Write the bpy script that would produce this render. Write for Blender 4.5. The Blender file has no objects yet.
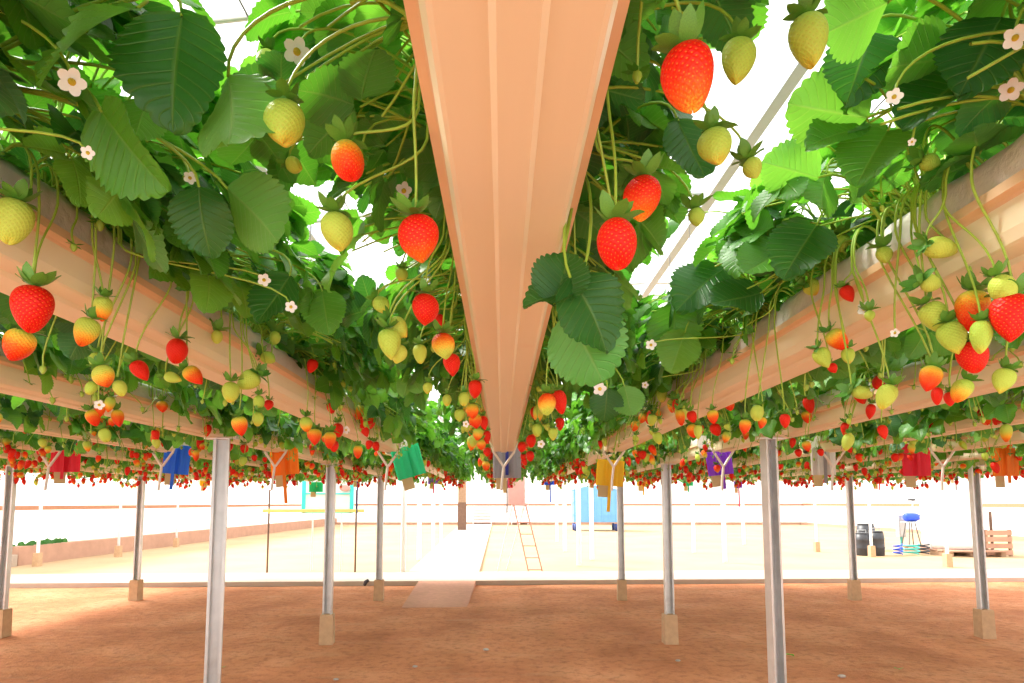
import bpy, math, random
import numpy as np
from mathutils import Vector, Matrix, Euler
random.seed(7)
R = random.Random(11)
rng = np.random.default_rng(5)
SC = bpy.context.scene
COL = SC.collection
PI = math.pi

# ------------------------------------------------------------------ camera
H = 1.2                       # camera height
F = 600.0                     # focal length in pixels of a 1024 px frame
PITCH = math.atan(600/7000)
CX, CY = 502.0, 503.0-F*math.tan(PITCH)
SP, CP = math.sin(PITCH), math.cos(PITCH)
def pt(px, py, y):
    """the point that stands at distance y down the rows and shows at a photo position"""
    a, b = (px-CX)/F, (CY-py)/F
    dy = CP-b*SP; dz = b*CP+SP
    return Vector((a/dy*y, y, H+dz/dy*y))
def gp(px, py, z=0.0):
    a, b = (px-CX)/F, (CY-py)/F
    dy = CP-b*SP; dz = b*CP+SP
    t = (z-H)/dz
    return Vector((a*t, dy*t, z))
cam = bpy.data.cameras.new('camera'); camo = bpy.data.objects.new('camera', cam); COL.objects.link(camo)
camo.location = (0, 0, H); camo.rotation_euler = (PI/2+PITCH, 0, 0)
cam.sensor_fit = 'HORIZONTAL'; cam.sensor_width = 36; cam.lens = F/1024*36
cam.shift_x = (512-CX)/1024; cam.shift_y = (CY-341.5)/1024
cam.clip_start = 0.02; cam.clip_end = 300
SC.camera = camo

# ------------------------------------------------------------------ materials
def nt(name):
    m = bpy.data.materials.new(name); m.use_nodes = True
    t = m.node_tree; t.nodes.clear()
    return m, t, t.nodes, t.links
class G:
    """small node graph writer"""
    def __init__(s, name):
        s.m, s.t, s.n, s.l = nt(name)
        s.out = s.n.new('ShaderNodeOutputMaterial')
    def add(s, typ, ins=None, **kw):
        n = s.n.new('ShaderNode'+typ)
        for k, v in kw.items(): setattr(n, k, v)
        for k, v in (ins or {}).items():
            if hasattr(v, 'is_linked') or isinstance(v, bpy.types.NodeSocket): s.l.new(v, n.inputs[k])
            else: n.inputs[k].default_value = v
        return n
    def math(s, op, a, b=0.0, c=0.0, clamp=False):
        n = s.n.new('ShaderNodeMath'); n.operation = op; n.use_clamp = clamp
        for i, v in enumerate((a, b, c)):
            if isinstance(v, bpy.types.NodeSocket): s.l.new(v, n.inputs[i])
            else: n.inputs[i].default_value = v
        return n.outputs[0]
    def mix(s, f, a, b, blend='MIX'):
        n = s.n.new('ShaderNodeMix'); n.data_type = 'RGBA'; n.blend_type = blend
        for i, v in ((0, f), (6, a), (7, b)):
            if isinstance(v, bpy.types.NodeSocket): s.l.new(v, n.inputs[i])
            else: n.inputs[i].default_value = v if i == 0 else (*v[:3], 1)
        return n.outputs[2]
    def ramp(s, f, stops, interp='LINEAR'):
        n = s.n.new('ShaderNodeValToRGB'); cr = n.color_ramp; cr.interpolation = interp
        while len(cr.elements) < len(stops): cr.elements.new(0.5)
        for e, (p, c) in zip(cr.elements, stops): e.position = p; e.color = (*c, 1) if len(c) == 3 else c
        s.l.new(f, n.inputs[0]); return n.outputs[0]
    def noise(s, scale, detail=4, vec=None, rough=.55):
        n = s.n.new('ShaderNodeTexNoise'); n.inputs['Scale'].default_value = scale; n.inputs['Detail'].default_value = detail; n.inputs['Roughness'].default_value = rough
        if vec is not None: s.l.new(vec, n.inputs['Vector'])
        return n.outputs['Fac']
    def coord(s, which='Object'):
        return s.n.new('ShaderNodeTexCoord').outputs[which]
    def bump(s, h, strength=.3, dist=.01):
        n = s.n.new('ShaderNodeBump'); n.inputs['Strength'].default_value = strength; n.inputs['Distance'].default_value = dist
        s.l.new(h, n.inputs['Height']); return n.outputs[0]
    def bsdf(s, color, rough=.5, metal=0., spec=.5, normal=None):
        n = s.n.new('ShaderNodeBsdfPrincipled')
        for k, v in (('Base Color', color), ('Roughness', rough), ('Metallic', metal), ('Specular IOR Level', spec)):
            if isinstance(v, bpy.types.NodeSocket): s.l.new(v, n.inputs[k])
            else: n.inputs[k].default_value = (*v[:3], 1) if k == 'Base Color' else v
        if normal is not None: s.l.new(normal, n.inputs['Normal'])
        return n.outputs[0]
    def done(s, sh):
        s.l.new(sh, s.out.inputs['Surface']); return s.m
def simple(name, color, rough=.5, metal=0., var=.12, scale=12, bump=0., spec=.5):
    g = G(name); v = g.coord()
    n = g.noise(scale, 5, v)
    c = g.mix(n, [x*(1-var) for x in color], [min(1, x*(1+var)) for x in color])
    return g.done(g.bsdf(c, rough, metal, spec, g.bump(n, bump, .01) if bump else None))
def srgb(r, g_, b):
    f = lambda x: x/255/12.92 if x/255 <= .04045 else ((x/255+.055)/1.055)**2.4
    return (f(r), f(g_), f(b))

def leaf_material(name, top_a, top_b, under, trans, transmit=.38):
    g = G(name)
    at = g.add('Attribute', attribute_name='luv'); sep = g.add('SeparateXYZ', {0: at.outputs['Vector']})
    u, v, r = sep.outputs
    av = g.math('ABSOLUTE', v)
    s = g.math('MULTIPLY', g.math('SUBTRACT', u, g.math('MULTIPLY', av, .22)), 10.)
    fr = g.math('ABSOLUTE', g.math('SUBTRACT', g.math('FRACT', s), .5))
    side = g.math('SMOOTH_MIN', g.math('MULTIPLY', g.math('SUBTRACT', fr, .40), 9.), 1., .1, True)
    mid = g.math('SUBTRACT', 1., g.math('MULTIPLY', av, 16.), 0., True)
    vein = g.math('MAXIMUM', g.math('MULTIPLY', side, .6, 0., True), mid, 0., True)
    n = g.noise(60, 3, g.coord())
    base = g.mix(r, top_a, top_b)
    base = g.mix(g.math('MULTIPLY', n, .45), base, [x*.55 for x in top_a])
    topc = g.mix(g.math('MULTIPLY', vein, .22), base, (.30, .46, .10))
    und = g.mix(r, under, [x*.8 for x in under])
    undc = g.mix(g.math('MULTIPLY', vein, .26), und, (.42, .55, .20))
    geo = g.add('NewGeometry')
    col = g.mix(geo.outputs['Backfacing'], topc, undc)
    h = g.math('ADD', g.math('MULTIPLY', vein, -1.), g.math('MULTIPLY', n, .5))
    nb = g.bump(h, .4, .004)
    p = g.bsdf(col, .42, 0., .45, nb)
    tcol = g.mix(r, trans, [x*.7 for x in trans])
    tr = g.add('BsdfTranslucent', {'Color': g.mix(g.math('MULTIPLY', vein, .25), tcol, (.55, .75, .12)), 'Normal': nb})
    mx = g.add('MixShader', {0: transmit, 1: p, 2: tr.outputs[0]})
    return g.done(mx.outputs[0])
M = {}
M['leaf'] = leaf_material('leaf green', (.045, .19, .018), (.095, .33, .026), (.11, .35, .08), (.19, .62, .03), .36)
M['leaf_dark'] = leaf_material('leaf dark green', (.013, .10, .012), (.03, .155, .018), (.07, .24, .08), (.10, .40, .03), .28)
M['leaf_pale'] = leaf_material('leaf pale green', (.11, .33, .032), (.17, .43, .05), (.15, .42, .09), (.28, .74, .05), .38)
M['stalk'] = simple('stalk', (.33, .50, .05), .45, 0, .35, 30)
M['sepal'] = simple('sepal', (.10, .30, .03), .5, 0, .4, 40)
M['petal'] = simple('petal', (.88, .88, .84), .5, 0, .04, 40)
M['flower_eye'] = simple('flower eye', (.75, .55, .03), .7, 0, .3, 300, .5)

def berry_material(name, use_attr):
    g = G(name)
    at = g.add('Attribute', attribute_name='buv'); sep = g.add('SeparateXYZ', {0: at.outputs['Vector']})
    u, v, rr = sep.outputs
    if use_attr:
        ripe, mode, rnd = rr, .3, rr
    else:
        oi = g.add('ObjectInfo'); sc = g.add('SeparateColor', {0: oi.outputs['Color']})
        ripe, mode, rnd = sc.outputs[0], sc.outputs[1], oi.outputs['Random']
    n = g.noise(26, 2, g.coord())
    # position of ripening: from tip (mode 0: pale shoulder) or from the shoulder (mode 1: pale tip)
    vv = g.math('ABSOLUTE', g.math('SUBTRACT', v, mode)) if use_attr else g.math('ADD', g.math('MULTIPLY', g.math('SUBTRACT', 1., v), g.math('SUBTRACT', 1., mode)), g.math('MULTIPLY', v, mode))
    f = g.math('ADD', g.math('SUBTRACT', g.math('MULTIPLY', ripe, 2.15), g.math('MULTIPLY', vv, 1.0)), g.math('MULTIPLY', g.math('SUBTRACT', n, .5), .5))
    f = g.math('MULTIPLY', f, .8, 0., True)
    green = g.mix(rnd, (.43, .64, .08), (.56, .68, .10))
    c = g.ramp(f, [(0., (.46, .66, .085)), (.16, (.60, .66, .08)), (.34, (.90, .46, .035)), (.52, (.84, .13, .008)), (.78, (.80, .022, .003)), (1., (.70, .010, .004))])
    c = g.mix(g.math('SUBTRACT', 1., g.math('MULTIPLY', f, 8.), 0., True), c, green)
    a = g.math('MULTIPLY', u, 17.); b = g.math('MULTIPLY', v, 9.5)
    cmb = g.add('CombineXYZ', {0: g.math('ADD', a, b), 1: g.math('SUBTRACT', a, b), 2: 0.})
    vo = g.add('TexVoronoi', {'Vector': cmb.outputs[0], 'Scale': 1., 'Randomness': .22}, voronoi_dimensions='2D')
    d = vo.outputs['Distance']
    seed = g.math('SUBTRACT', 1., g.math('MULTIPLY', d, 5.5), 0., True)
    seedm = g.math('MULTIPLY', seed, 2.2, 0., True)
    seedc = g.mix(f, (.44, .40, .05), (.88, .28, .03))
    c2 = g.mix(g.math('MULTIPLY', seedm, .55), c, seedc)
    hgt = g.math('MULTIPLY', d, 1.6, 0., True)
    nb = g.bump(g.math('ADD', hgt, g.math('MULTIPLY', seedm, .35)), .38, .0025)
    return g.done(g.bsdf(c2, .46, 0., .22, nb))
M['berry'] = berry_material('berry', False)
M['berry_mass'] = berry_material('berry mass', True)

def gutter_mat():
    g = G('gutter plastic'); v = g.coord()
    mp = g.add('Mapping', {0: v, 'Scale': (30, 1.2, 30)})
    n = g.noise(1., 4, mp.outputs[0]); n2 = g.noise(5, 5, v)
    c = g.mix(n, (.80, .725, .50), (.85, .785, .56))
    st = g.math('MULTIPLY', g.math('SUBTRACT', n2, .62), 3., 0., True)
    c = g.mix(g.math('MULTIPLY', st, .5), c, (.76, .50, .27))
    return g.done(g.bsdf(c, .45, 0, .4, g.bump(n, .05, .003)))
M['gutter'] = gutter_mat()
M['gutter_rim'] = simple('gutter rim', (.78, .54, .32), .5, 0, .12, 8)
def bag_mat():
    g = G('grow bag film'); v = g.coord(); n = g.noise(22, 6, v); n2 = g.noise(60, 4, v)
    c = g.mix(n, (.58, .53, .48), (.80, .75, .70)); 
    return g.done(g.bsdf(c, .32, 0, .5, g.bump(n, .6, .012)))
M['bag'] = bag_mat()
M['soil_mix'] = simple('peat', (.035, .02, .012), .95, 0, .6, 90, .6)
def steel():
    g = G('galvanised steel'); v = g.coord(); n = g.noise(14, 6, v)
    z = g.add('SeparateXYZ', {0: v}).outputs[2]
    c = g.mix(n, (.50, .50, .50), (.72, .72, .71))
    rz = g.math('MULTIPLY', g.math('SUBTRACT', .42, z), 3., 0., True)
    rn = g.math('MULTIPLY', g.math('SUBTRACT', g.noise(9, 5, v), .5), 6., 0., True)
    c = g.mix(g.math('MULTIPLY', rz, rn), c, (.20, .08, .03))
    return g.done(g.bsdf(c, .42, .55, .5))
M['steel'] = steel()
M['concrete_block'] = simple('sandy concrete block', (.52, .34, .20), .9, 0, .25, 18, .4)
M['concrete'] = simple('pale concrete', (.46, .37, .30), .9, 0, .12, 6, .2)
M['ramp_brick'] = simple('reddish ramp', (.50, .24, .16), .95, 0, .25, 14, .4)
M['white_metal'] = simple('white paint and sunlit steel', (.80, .79, .78), .5, 0, .05, 20)  # white paint; on the yard posts a sunlit tone of galvanised steel
M['beam_grey'] = simple('grey beam', (.42, .46, .52), .5, .3, .1, 8)
M['strap'] = simple('white strap', (.72, .66, .60), .6, 0, .12, 40)
M['wire'] = simple('dark wire', (.16, .15, .14), .4, .6, .1, 30)
M['brown_trim'] = simple('brown rail', (.42, .20, .11), .8, 0, .2, 12)
M['kerb_brown'] = simple('brown kerb', (.46, .27, .19), .95, 0, .2, 5, .3)
M['wood'] = simple('weathered wood', (.34, .22, .14), .85, 0, .3, 16, .2)
M['dark_wood'] = simple('dark wood', (.17, .10, .07), .85, 0, .3, 16, .2)
M['pink_board'] = simple('pink board', (.66, .38, .34), .7, 0, .15, 10)
M['red_metal'] = simple('red metal', (.66, .30, .24), .5, 0, .15, 20)
M['tank_white'] = simple('white tank plastic', (.86, .86, .86), .4, 0, .03, 6)
M['black_plastic'] = simple('black plastic', (.035, .037, .045), .45, 0, .2, 10)
M['motor_blue'] = simple('blue enamel', (.02, .08, .62), .35, 0, .1, 20)
M['grey_box'] = simple('grey enamel', (.40, .42, .44), .45, 0, .1, 20)
M['teal_hose'] = simple('teal hose', (.05, .42, .36), .45, 0, .1, 20)
M['bin_blue'] = simple('light blue plastic', (.15, .40, .68), .45, 0, .08, 8)
M['navy'] = simple('navy rubber', (.02, .05, .22), .6, 0, .1, 10)
M['cyan'] = simple('turquoise frame', (.06, .78, .72), .5, 0, .06, 10)
M['yellow_tape'] = simple('yellow tape', (.85, .70, .22), .6, 0, .1, 10)
M['pebble'] = simple('grey pebble', (.42, .36, .32), .9, 0, .3, 40, .3)
def card(name, c):
    g = G(name); v = g.coord(); n = g.noise(20, 3, v)
    col = g.mix(n, [x*.9 for x in c], c)
    p = g.bsdf(col, .5, 0, .4); t = g.add('BsdfTranslucent', {'Color': (*c, 1)})
    return g.done(g.add('MixShader', {0: .4, 1: p, 2: t.outputs[0]}).outputs[0])
CARDC = {'red': (.80, .02, .05), 'blue': (.03, .19, .85), 'orange': (.90, .26, .01), 'green': (.03, .62, .28), 'grey': (.34, .32, .34), 'yellow': (.86, .56, .02), 'purple': (.28, .05, .62), 'white': (.70, .66, .62), 'pink': (.80, .15, .30), 'navy': (.03, .04, .30), 'cream': (.66, .52, .28)}
for k, c in CARDC.items(): M['card_'+k] = card('card '+k, c)

def ground_mat():
    g = G('red sand'); v = g.coord()
    a = g.noise(1.3, 6, v, .6); b = g.noise(14, 6, v, .65); c_ = g.noise(45, 4, v, .7)
    mp = g.add('Mapping', {0: v, 'Scale': (1.6, 5, 1)}); t = g.noise(1.0, 5, mp.outputs[0], .6)
    col = g.ramp(a, [(.30, (.44, .155, .066)), (.5, (.58, .228, .105)), (.72, (.69, .32, .17))])
    col = g.mix(g.math('MULTIPLY', g.math('SUBTRACT', b, .48), 3., 0., True), col, (.29, .10, .045))
    col = g.mix(g.math('MULTIPLY', g.math('SUBTRACT', t, .55), 2.5, 0., True), col, (.56, .30, .17))
    col = g.mix(g.math('MULTIPLY', g.math('SUBTRACT', c_, .62), 3.5, 0., True), col, (.56, .36, .25))
    h = g.math('ADD', g.math('MULTIPLY', b, .6), g.math('MULTIPLY', c_, .4))
    return g.done(g.bsdf(col, .95, 0, .2, g.bump(h, .8, .05)))
M['ground'] = ground_mat()
def yard_mat():
    g = G('sunlit sand tone'); v = g.coord()
    a = g.noise(.6, 6, v, .6); b = g.noise(9, 5, v)
    col = g.ramp(a, [(.3, (.42, .28, .155)), (.7, (.50, .36, .21))])  # same sand as the near ground, with sunlight put into its yellower colour
    col = g.mix(g.math('MULTIPLY', b, .35), col, (.38, .24, .14))
    return g.done(g.bsdf(col, .95, 0, .2, g.bump(b, .3, .02)))
M['yard'] = yard_mat()
def film(name, tr, c=(.9, .9, .9)):
    g = G(name)
    a = g.add('BsdfTransparent'); b = g.add('BsdfTranslucent', {'Color': (*c, 1)}); d = g.add('BsdfDiffuse', {'Color': (*c, 1)})
    m1 = g.add('MixShader', {0: .5, 1: b.outputs[0], 2: d.outputs[0]})
    return g.done(g.add('MixShader', {0: tr, 1: m1.outputs[0], 2: a.outputs[0]}).outputs[0])
M['film'] = film('roof film', .86)
M['wall_film'] = film('wall film', .25)

# ------------------------------------------------------------------ mesh helpers
class MB:
    """collects shapes of one mesh"""
    def __init__(s, attr=None):
        s.v, s.f, s.mi, s.a, s.n, s.attr = [], [], [], [], 0, attr
    def add(s, v, f, a=None, mi=0):
        v = np.asarray(v, dtype=np.float32).reshape(-1, 3)
        s.v.append(v); s.f.append((np.asarray(f, dtype=np.int32).reshape(-1, len(f[0])) if len({len(x) for x in f}) == 1 else f, s.n, mi)); s.n += len(v)
        if s.attr: s.a.append(np.asarray(a, dtype=np.float32).reshape(-1, 3) if a is not None else np.zeros((len(v), 3), np.float32))
    def box(s, c, d, rot=None, mi=0):
        x, y, z = [q/2 for q in d]
        v = np.array([(a, b, e) for a in (-x, x) for b in (-y, y) for e in (-z, z)])
        if rot is not None: v = v @ np.array(rot.to_3x3()).T
        s.add(v+np.array(c), [(0, 1, 3, 2), (4, 6, 7, 5), (0, 4, 5, 1), (2, 3, 7, 6), (0, 2, 6, 4), (1, 5, 7, 3)], mi=mi)
    def tube(s, pts, rad, n=6, cap=True, mi=0, a=None):
        P = np.asarray(pts, float); k = len(P)
        rad = np.broadcast_to(np.asarray(rad, float), (k,))
        T = np.gradient(P, axis=0); T /= np.linalg.norm(T, axis=1)[:, None]+1e-9
        ref = np.array([0, 0, 1.]) if abs(T[0][2]) < .9 else np.array([1., 0, 0])
        A = np.cross(T, ref); A /= np.linalg.norm(A, axis=1)[:, None]+1e-9
        for i in range(1, k):
            A[i] = A[i-1]-T[i]*np.dot(A[i-1], T[i]); A[i] /= np.linalg.norm(A[i])+1e-9
        B = np.cross(T, A); th = np.arange(n)*2*PI/n
        v = (P[:, None]+rad[:, None, None]*(A[:, None]*np.cos(th)[None, :, None]+B[:, None]*np.sin(th)[None, :, None])).reshape(-1, 3)
        f = [(i*n+j, i*n+(j+1) % n, (i+1)*n+(j+1) % n, (i+1)*n+j) for i in range(k-1) for j in range(n)]
        s.add(v, f, mi=mi, a=None if a is None else np.tile(np.array(a), (len(v), 1)))
        if cap:
            s.add(v[:n], [tuple(range(n))[::-1]], mi=mi, a=None if a is None else np.tile(np.array(a), (n, 1)))
            s.add(v[-n:], [tuple(range(n))], mi=mi, a=None if a is None else np.tile(np.array(a), (n, 1)))
    def lathe(s, prof, n=24, c=(0, 0, 0), mi=0, axis='Z'):
        P = np.array(prof, float); th = np.arange(n)*2*PI/n
        v = np.stack([P[:, 0][:, None]*np.cos(th), P[:, 0][:, None]*np.sin(th), np.repeat(P[:, 1][:, None], n, 1)], -1).reshape(-1, 3)
        if axis == 'X': v = v[:, [2, 0, 1]]
        k = len(P); f = [(i*n+j, i*n+(j+1) % n, (i+1)*n+(j+1) % n, (i+1)*n+j) for i in range(k-1) for j in range(n)]
        s.add(v+np.array(c), f, mi=mi)
        s.add((v+np.array(c))[:n], [tuple(range(n))[::-1]], mi=mi); s.add((v+np.array(c))[-n:], [tuple(range(n))], mi=mi)
    def extrude(s, prof, y0, y1, ny=1, mi=0):
        """closed profile (x,z) along y"""
        P = np.array(prof, float); n = len(P); ys = np.linspace(y0, y1, ny+1)
        v = np.concatenate([np.stack([P[:, 0], np.full(n, y), P[:, 1]], 1) for y in ys])
        f = [(i*n+j, (i+1)*n+j, (i+1)*n+(j+1) % n, i*n+(j+1) % n) for i in range(ny) for j in range(n)]
        s.add(v, f, mi=mi)
        s.add(v[:n], [tuple(range(n))], mi=mi); s.add(v[-n:], [tuple(range(n))[::-1]], mi=mi)
    def mesh(s, name, mats, smooth=True):
        me = bpy.data.meshes.new(name)
        V = np.concatenate(s.v)
        loops, starts, tot, mis = [], [], [], []; c = 0
        for f, off, mi in s.f:
            if isinstance(f, np.ndarray):
                k, w = f.shape
                loops.append((f+off).ravel()); starts.append(c+np.arange(k)*w); tot.append(np.full(k, w)); mis.append(np.full(k, mi)); c += k*w
            else:
                for q in f:
                    loops.append(np.array(q)+off); starts.append(np.array([c])); tot.append(np.array([len(q)])); mis.append(np.array([mi])); c += len(q)
        L = np.concatenate(loops).astype(np.int32); S = np.concatenate(starts).astype(np.int32)
        me.vertices.add(len(V)); me.vertices.foreach_set('co', V.astype(np.float32).ravel())
        me.loops.add(len(L)); me.loops.foreach_set('vertex_index', L)
        me.polygons.add(len(S)); me.polygons.foreach_set('loop_start', S)
        me.polygons.foreach_set('material_index', np.concatenate(mis).astype(np.int32))
        me.polygons.foreach_set('use_smooth', np.full(len(S), smooth))
        if s.attr:
            at = me.attributes.new(s.attr, 'FLOAT_VECTOR', 'POINT'); at.data.foreach_set('vector', np.concatenate(s.a).astype(np.float32).ravel())
        me.update(calc_edges=True); me.validate()
        for m in (mats if isinstance(mats, (list, tuple)) else [mats]): me.materials.append(m)
        return me
    def build(s, name, mats, parent=None, smooth=True, loc=None):
        return link(name, s.mesh(name, mats, smooth), parent, loc)
def link(name, me, parent=None, loc=None, rot=None):
    o = bpy.data.objects.new(name, me); COL.objects.link(o)
    if parent is not None: o.parent = parent
    if loc is not None: o.location = loc
    if rot is not None: o.rotation_euler = rot
    return o
def empty(name, loc=(0, 0, 0), rz=0.):
    o = bpy.data.objects.new(name, None); COL.objects.link(o); o.location = loc; o.rotation_euler = (0, 0, rz); o.empty_display_size = .05
    return o
def tag(o, label, cat, group=None, kind=None):
    o['label'] = label
    o['category'] = cat
    if group: o['group'] = group
    if kind: o['kind'] = kind
    return o
def structure(o):
    o['kind'] = 'structure'; return o
def bez(a, b, c, d, n=8):
    t = np.linspace(0, 1, n)[:, None]; a, b, c, d = [np.array(q, float) for q in (a, b, c, d)]
    return (1-t)**3*a+3*(1-t)**2*t*b+3*(1-t)*t*t*c+t**3*d
ORD = ['zeroth', 'first', 'second', 'third', 'fourth', 'fifth', 'sixth', 'seventh', 'eighth', 'ninth', 'tenth', 'eleventh', 'twelfth', 'thirteenth', 'fourteenth', 'fifteenth', 'sixteenth', 'seventeenth', 'eighteenth', 'nineteenth', 'twentieth']

# ------------------------------------------------------------------ rows
PITCHX = .762
X0 = .012
ZB = H+.29*H                  # underside of the gutters
ZL = ZB+.076                  # lip
ZT = ZB+.142                  # top of the grow bags
Y_A, Y_J, Y_END = -.25, 4.06, 9.55
KMIN, KMAX = -7, 8
def gx(k): return X0 if k == 0 else (.012+.741*k if k > 0 else -.008+.762*k)
def gname(k):
    if k == 0: return 'centre gutter'
    s = 'wall side' if k < 0 else 'tank side'
    return f'{ORD[abs(k)]} gutter from centre, {s}'

# ------------------------------------------------------------------ setting
def noise_grid(n, m, amp):
    z = rng.normal(size=(n, m))
    for _ in range(4): z = (z+np.roll(z, 1, 0)+np.roll(z, -1, 0)+np.roll(z, 1, 1)+np.roll(z, -1, 1))/5
    return z/np.abs(z).max()*amp
def patch(x0, x1, y0, y1, nx, ny, amp, z=0.):
    xs, ys = np.linspace(x0, x1, nx), np.linspace(y0, y1, ny); Z = noise_grid(ny, nx, amp)+z
    X, Y = np.meshgrid(xs, ys); v = np.stack([X, Y, Z], -1).reshape(-1, 3)
    i = np.arange((ny-1)*(nx-1)); r, c = i//(nx-1), i % (nx-1); b = r*nx+c
    return v, np.stack([b, b+1, b+nx+1, b+nx], 1)
def skew(x): return .045*x
PATH_Y0, PATH_Y1 = 8.95, 10.1
mb = MB(); pv, pf = patch(-12, 20, -2, PATH_Y0+.1, 160, 90, .012); pv[:, 1] += skew(pv[:, 0])*(pv[:, 1] > 6)*(pv[:, 1]-6)/3; mb.add(pv, pf); structure(mb.build('ground', M['ground']))
mb = MB(); pv, pf = patch(-12, 20, PATH_Y1-.1, 37, 90, 70, .015); pv[:, 1] += skew(pv[:, 0])*np.clip((14-pv[:, 1])/4, 0, 1); mb.add(pv, pf); structure(mb.build('ground_yard', M['yard']))
def slab_row(name, x0, x1, y0, y1, z1, mat):
    b = MB(); v = [(x, y+skew(x), z) for x in (x0, x1) for y in (y0, y1) for z in (-.1, z1)]; b.add(v, [(0, 1, 3, 2), (4, 6, 7, 5), (0, 4, 5, 1), (2, 3, 7, 6), (0, 2, 6, 4), (1, 5, 7, 3)]); return structure(b.build(name, mat, smooth=False))
slab_row('path', -12, 20, PATH_Y0, PATH_Y1, .065, M['concrete'])
a, b_ = gp(447, 530), gp(492, 530)
mb = MB(); w0, w1, w2, w3 = gp(405, 578), gp(478, 578), gp(491, 528), gp(456, 528)
vv = [(w0.x, PATH_Y1-.1, .055), (w1.x, PATH_Y1-.05, .055), (-.55, 33.4, .05), (-2.3, 33.4, .05)]
mb.add(vv+[(x, y, -.05) for x, y, z in vv], [(0, 1, 2, 3), (7, 6, 5, 4), (0, 4, 5, 1), (1, 5, 6, 2), (2, 6, 7, 3), (3, 7, 4, 0)])
structure(mb.build('path_middle', M['concrete'], smooth=False))
mb = MB(); r0, r1 = gp(404, 605), gp(467, 607); 
vv = [(r0.x, 7.05, .0), (r1.x, 7.05, .0), (r1.x+.02, PATH_Y0-.02, .064), (r0.x-.06, PATH_Y0-.075, .064)]
mb.add(vv+[(x, y, -.05) for x, y, z in vv], [(0, 1, 2, 3), (7, 6, 5, 4), (0, 4, 5, 1), (1, 5, 6, 2), (2, 6, 7, 3), (3, 7, 4, 0)])
structure(mb.build('path_ramp', M['ramp_brick'], smooth=False))
# walls of white film with a brown rail, and a low kerb along their foot
XL, XR, YB = -9.75, 17.0, 34.0
mb = MB(); mb.box((XL, 14.5, 1.75), (.03, 39, 3.5)); structure(mb.build('wall_left', M['wall_film'], smooth=False))
mb = MB(); mb.box((XR, 14.5, 1.75), (.03, 39, 3.5)); structure(mb.build('wall_right', M['wall_film'], smooth=False))
mb = MB(); mb.box(((XL+XR)/2, YB, 1.75), (XR-XL, .03, 3.5)); structure(mb.build('wall_back', M['wall_film'], smooth=False))
mb = MB(); mb.box((XL+.06, 14.5, 1.10), (.06, 39, .09)); structure(mb.build('trim_1', M['brown_trim'], smooth=False))
mb = MB(); mb.box(((XL+XR)/2, YB-.06, 1.10), (XR-XL, .06, .10)); structure(mb.build('trim_2', M['brown_trim'], smooth=False))
mb = MB(); mb.box((XR-.06, 14.5, 1.12), (.06, 39, .12)); structure(mb.build('trim_3', M['brown_trim'], smooth=False))
mb = MB(); mb.box((XL+.32, 22.8, .13), (.3, 22.3, .46)); structure(mb.build('baseboard_left', M['kerb_brown'], smooth=False))
mb = MB(); mb.box((XL+.35, 11.1, .10), (.36, .9, .24)); structure(mb.build('trim_4', M['concrete'], smooth=False))
mb = MB(); mb.box(((XL+XR)/2, YB-.3, .05), (XR-XL, .2, .16)); structure(mb.build('baseboard_back', M['kerb_brown'], smooth=False))
mb = MB(); mb.box((XR-.3, 22.5, .05), (.2, 22, .16)); structure(mb.build('baseboard_right', M['kerb_brown'], smooth=False))
# roof: translucent film over steel arches
def arch_z(x): 
    t = (x-(XL+XR)/2)/((XR-XL)/2); return 3.5+1.9*(1-t*t)
mb = MB(); xs = np.linspace(XL, XR, 33); v = np.array([(x, y, arch_z(x)) for y in (-5, YB) for x in xs]); mb.add(v, [(i, i+1, 34+i, 33+i) for i in range(32)])
structure(mb.build('roof', M['film']))
for y in np.arange(-2.2, YB, 3.3):
    b = MB(); b.tube([(x, y, arch_z(x)-.06) for x in xs], .03, 6); structure(b.build('roof_beam', M['steel']))
for x in (-6, -2.6, 2.75, 6.5, 11):
    b = MB(); z = arch_z(x)-.16; b.box((x, 14.5, z), (.13, 39, .12)); structure(b.build('roof_beam', M['beam_grey'], smooth=False))
for x, z in ((1.75, 3.3), (1.95, 3.25), (-1.1, 3.3)):
    b = MB(); b.tube([(x, -4, z), (x, YB, z)], .0045, 5); structure(b.build('trim_5', M['wire']))

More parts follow.
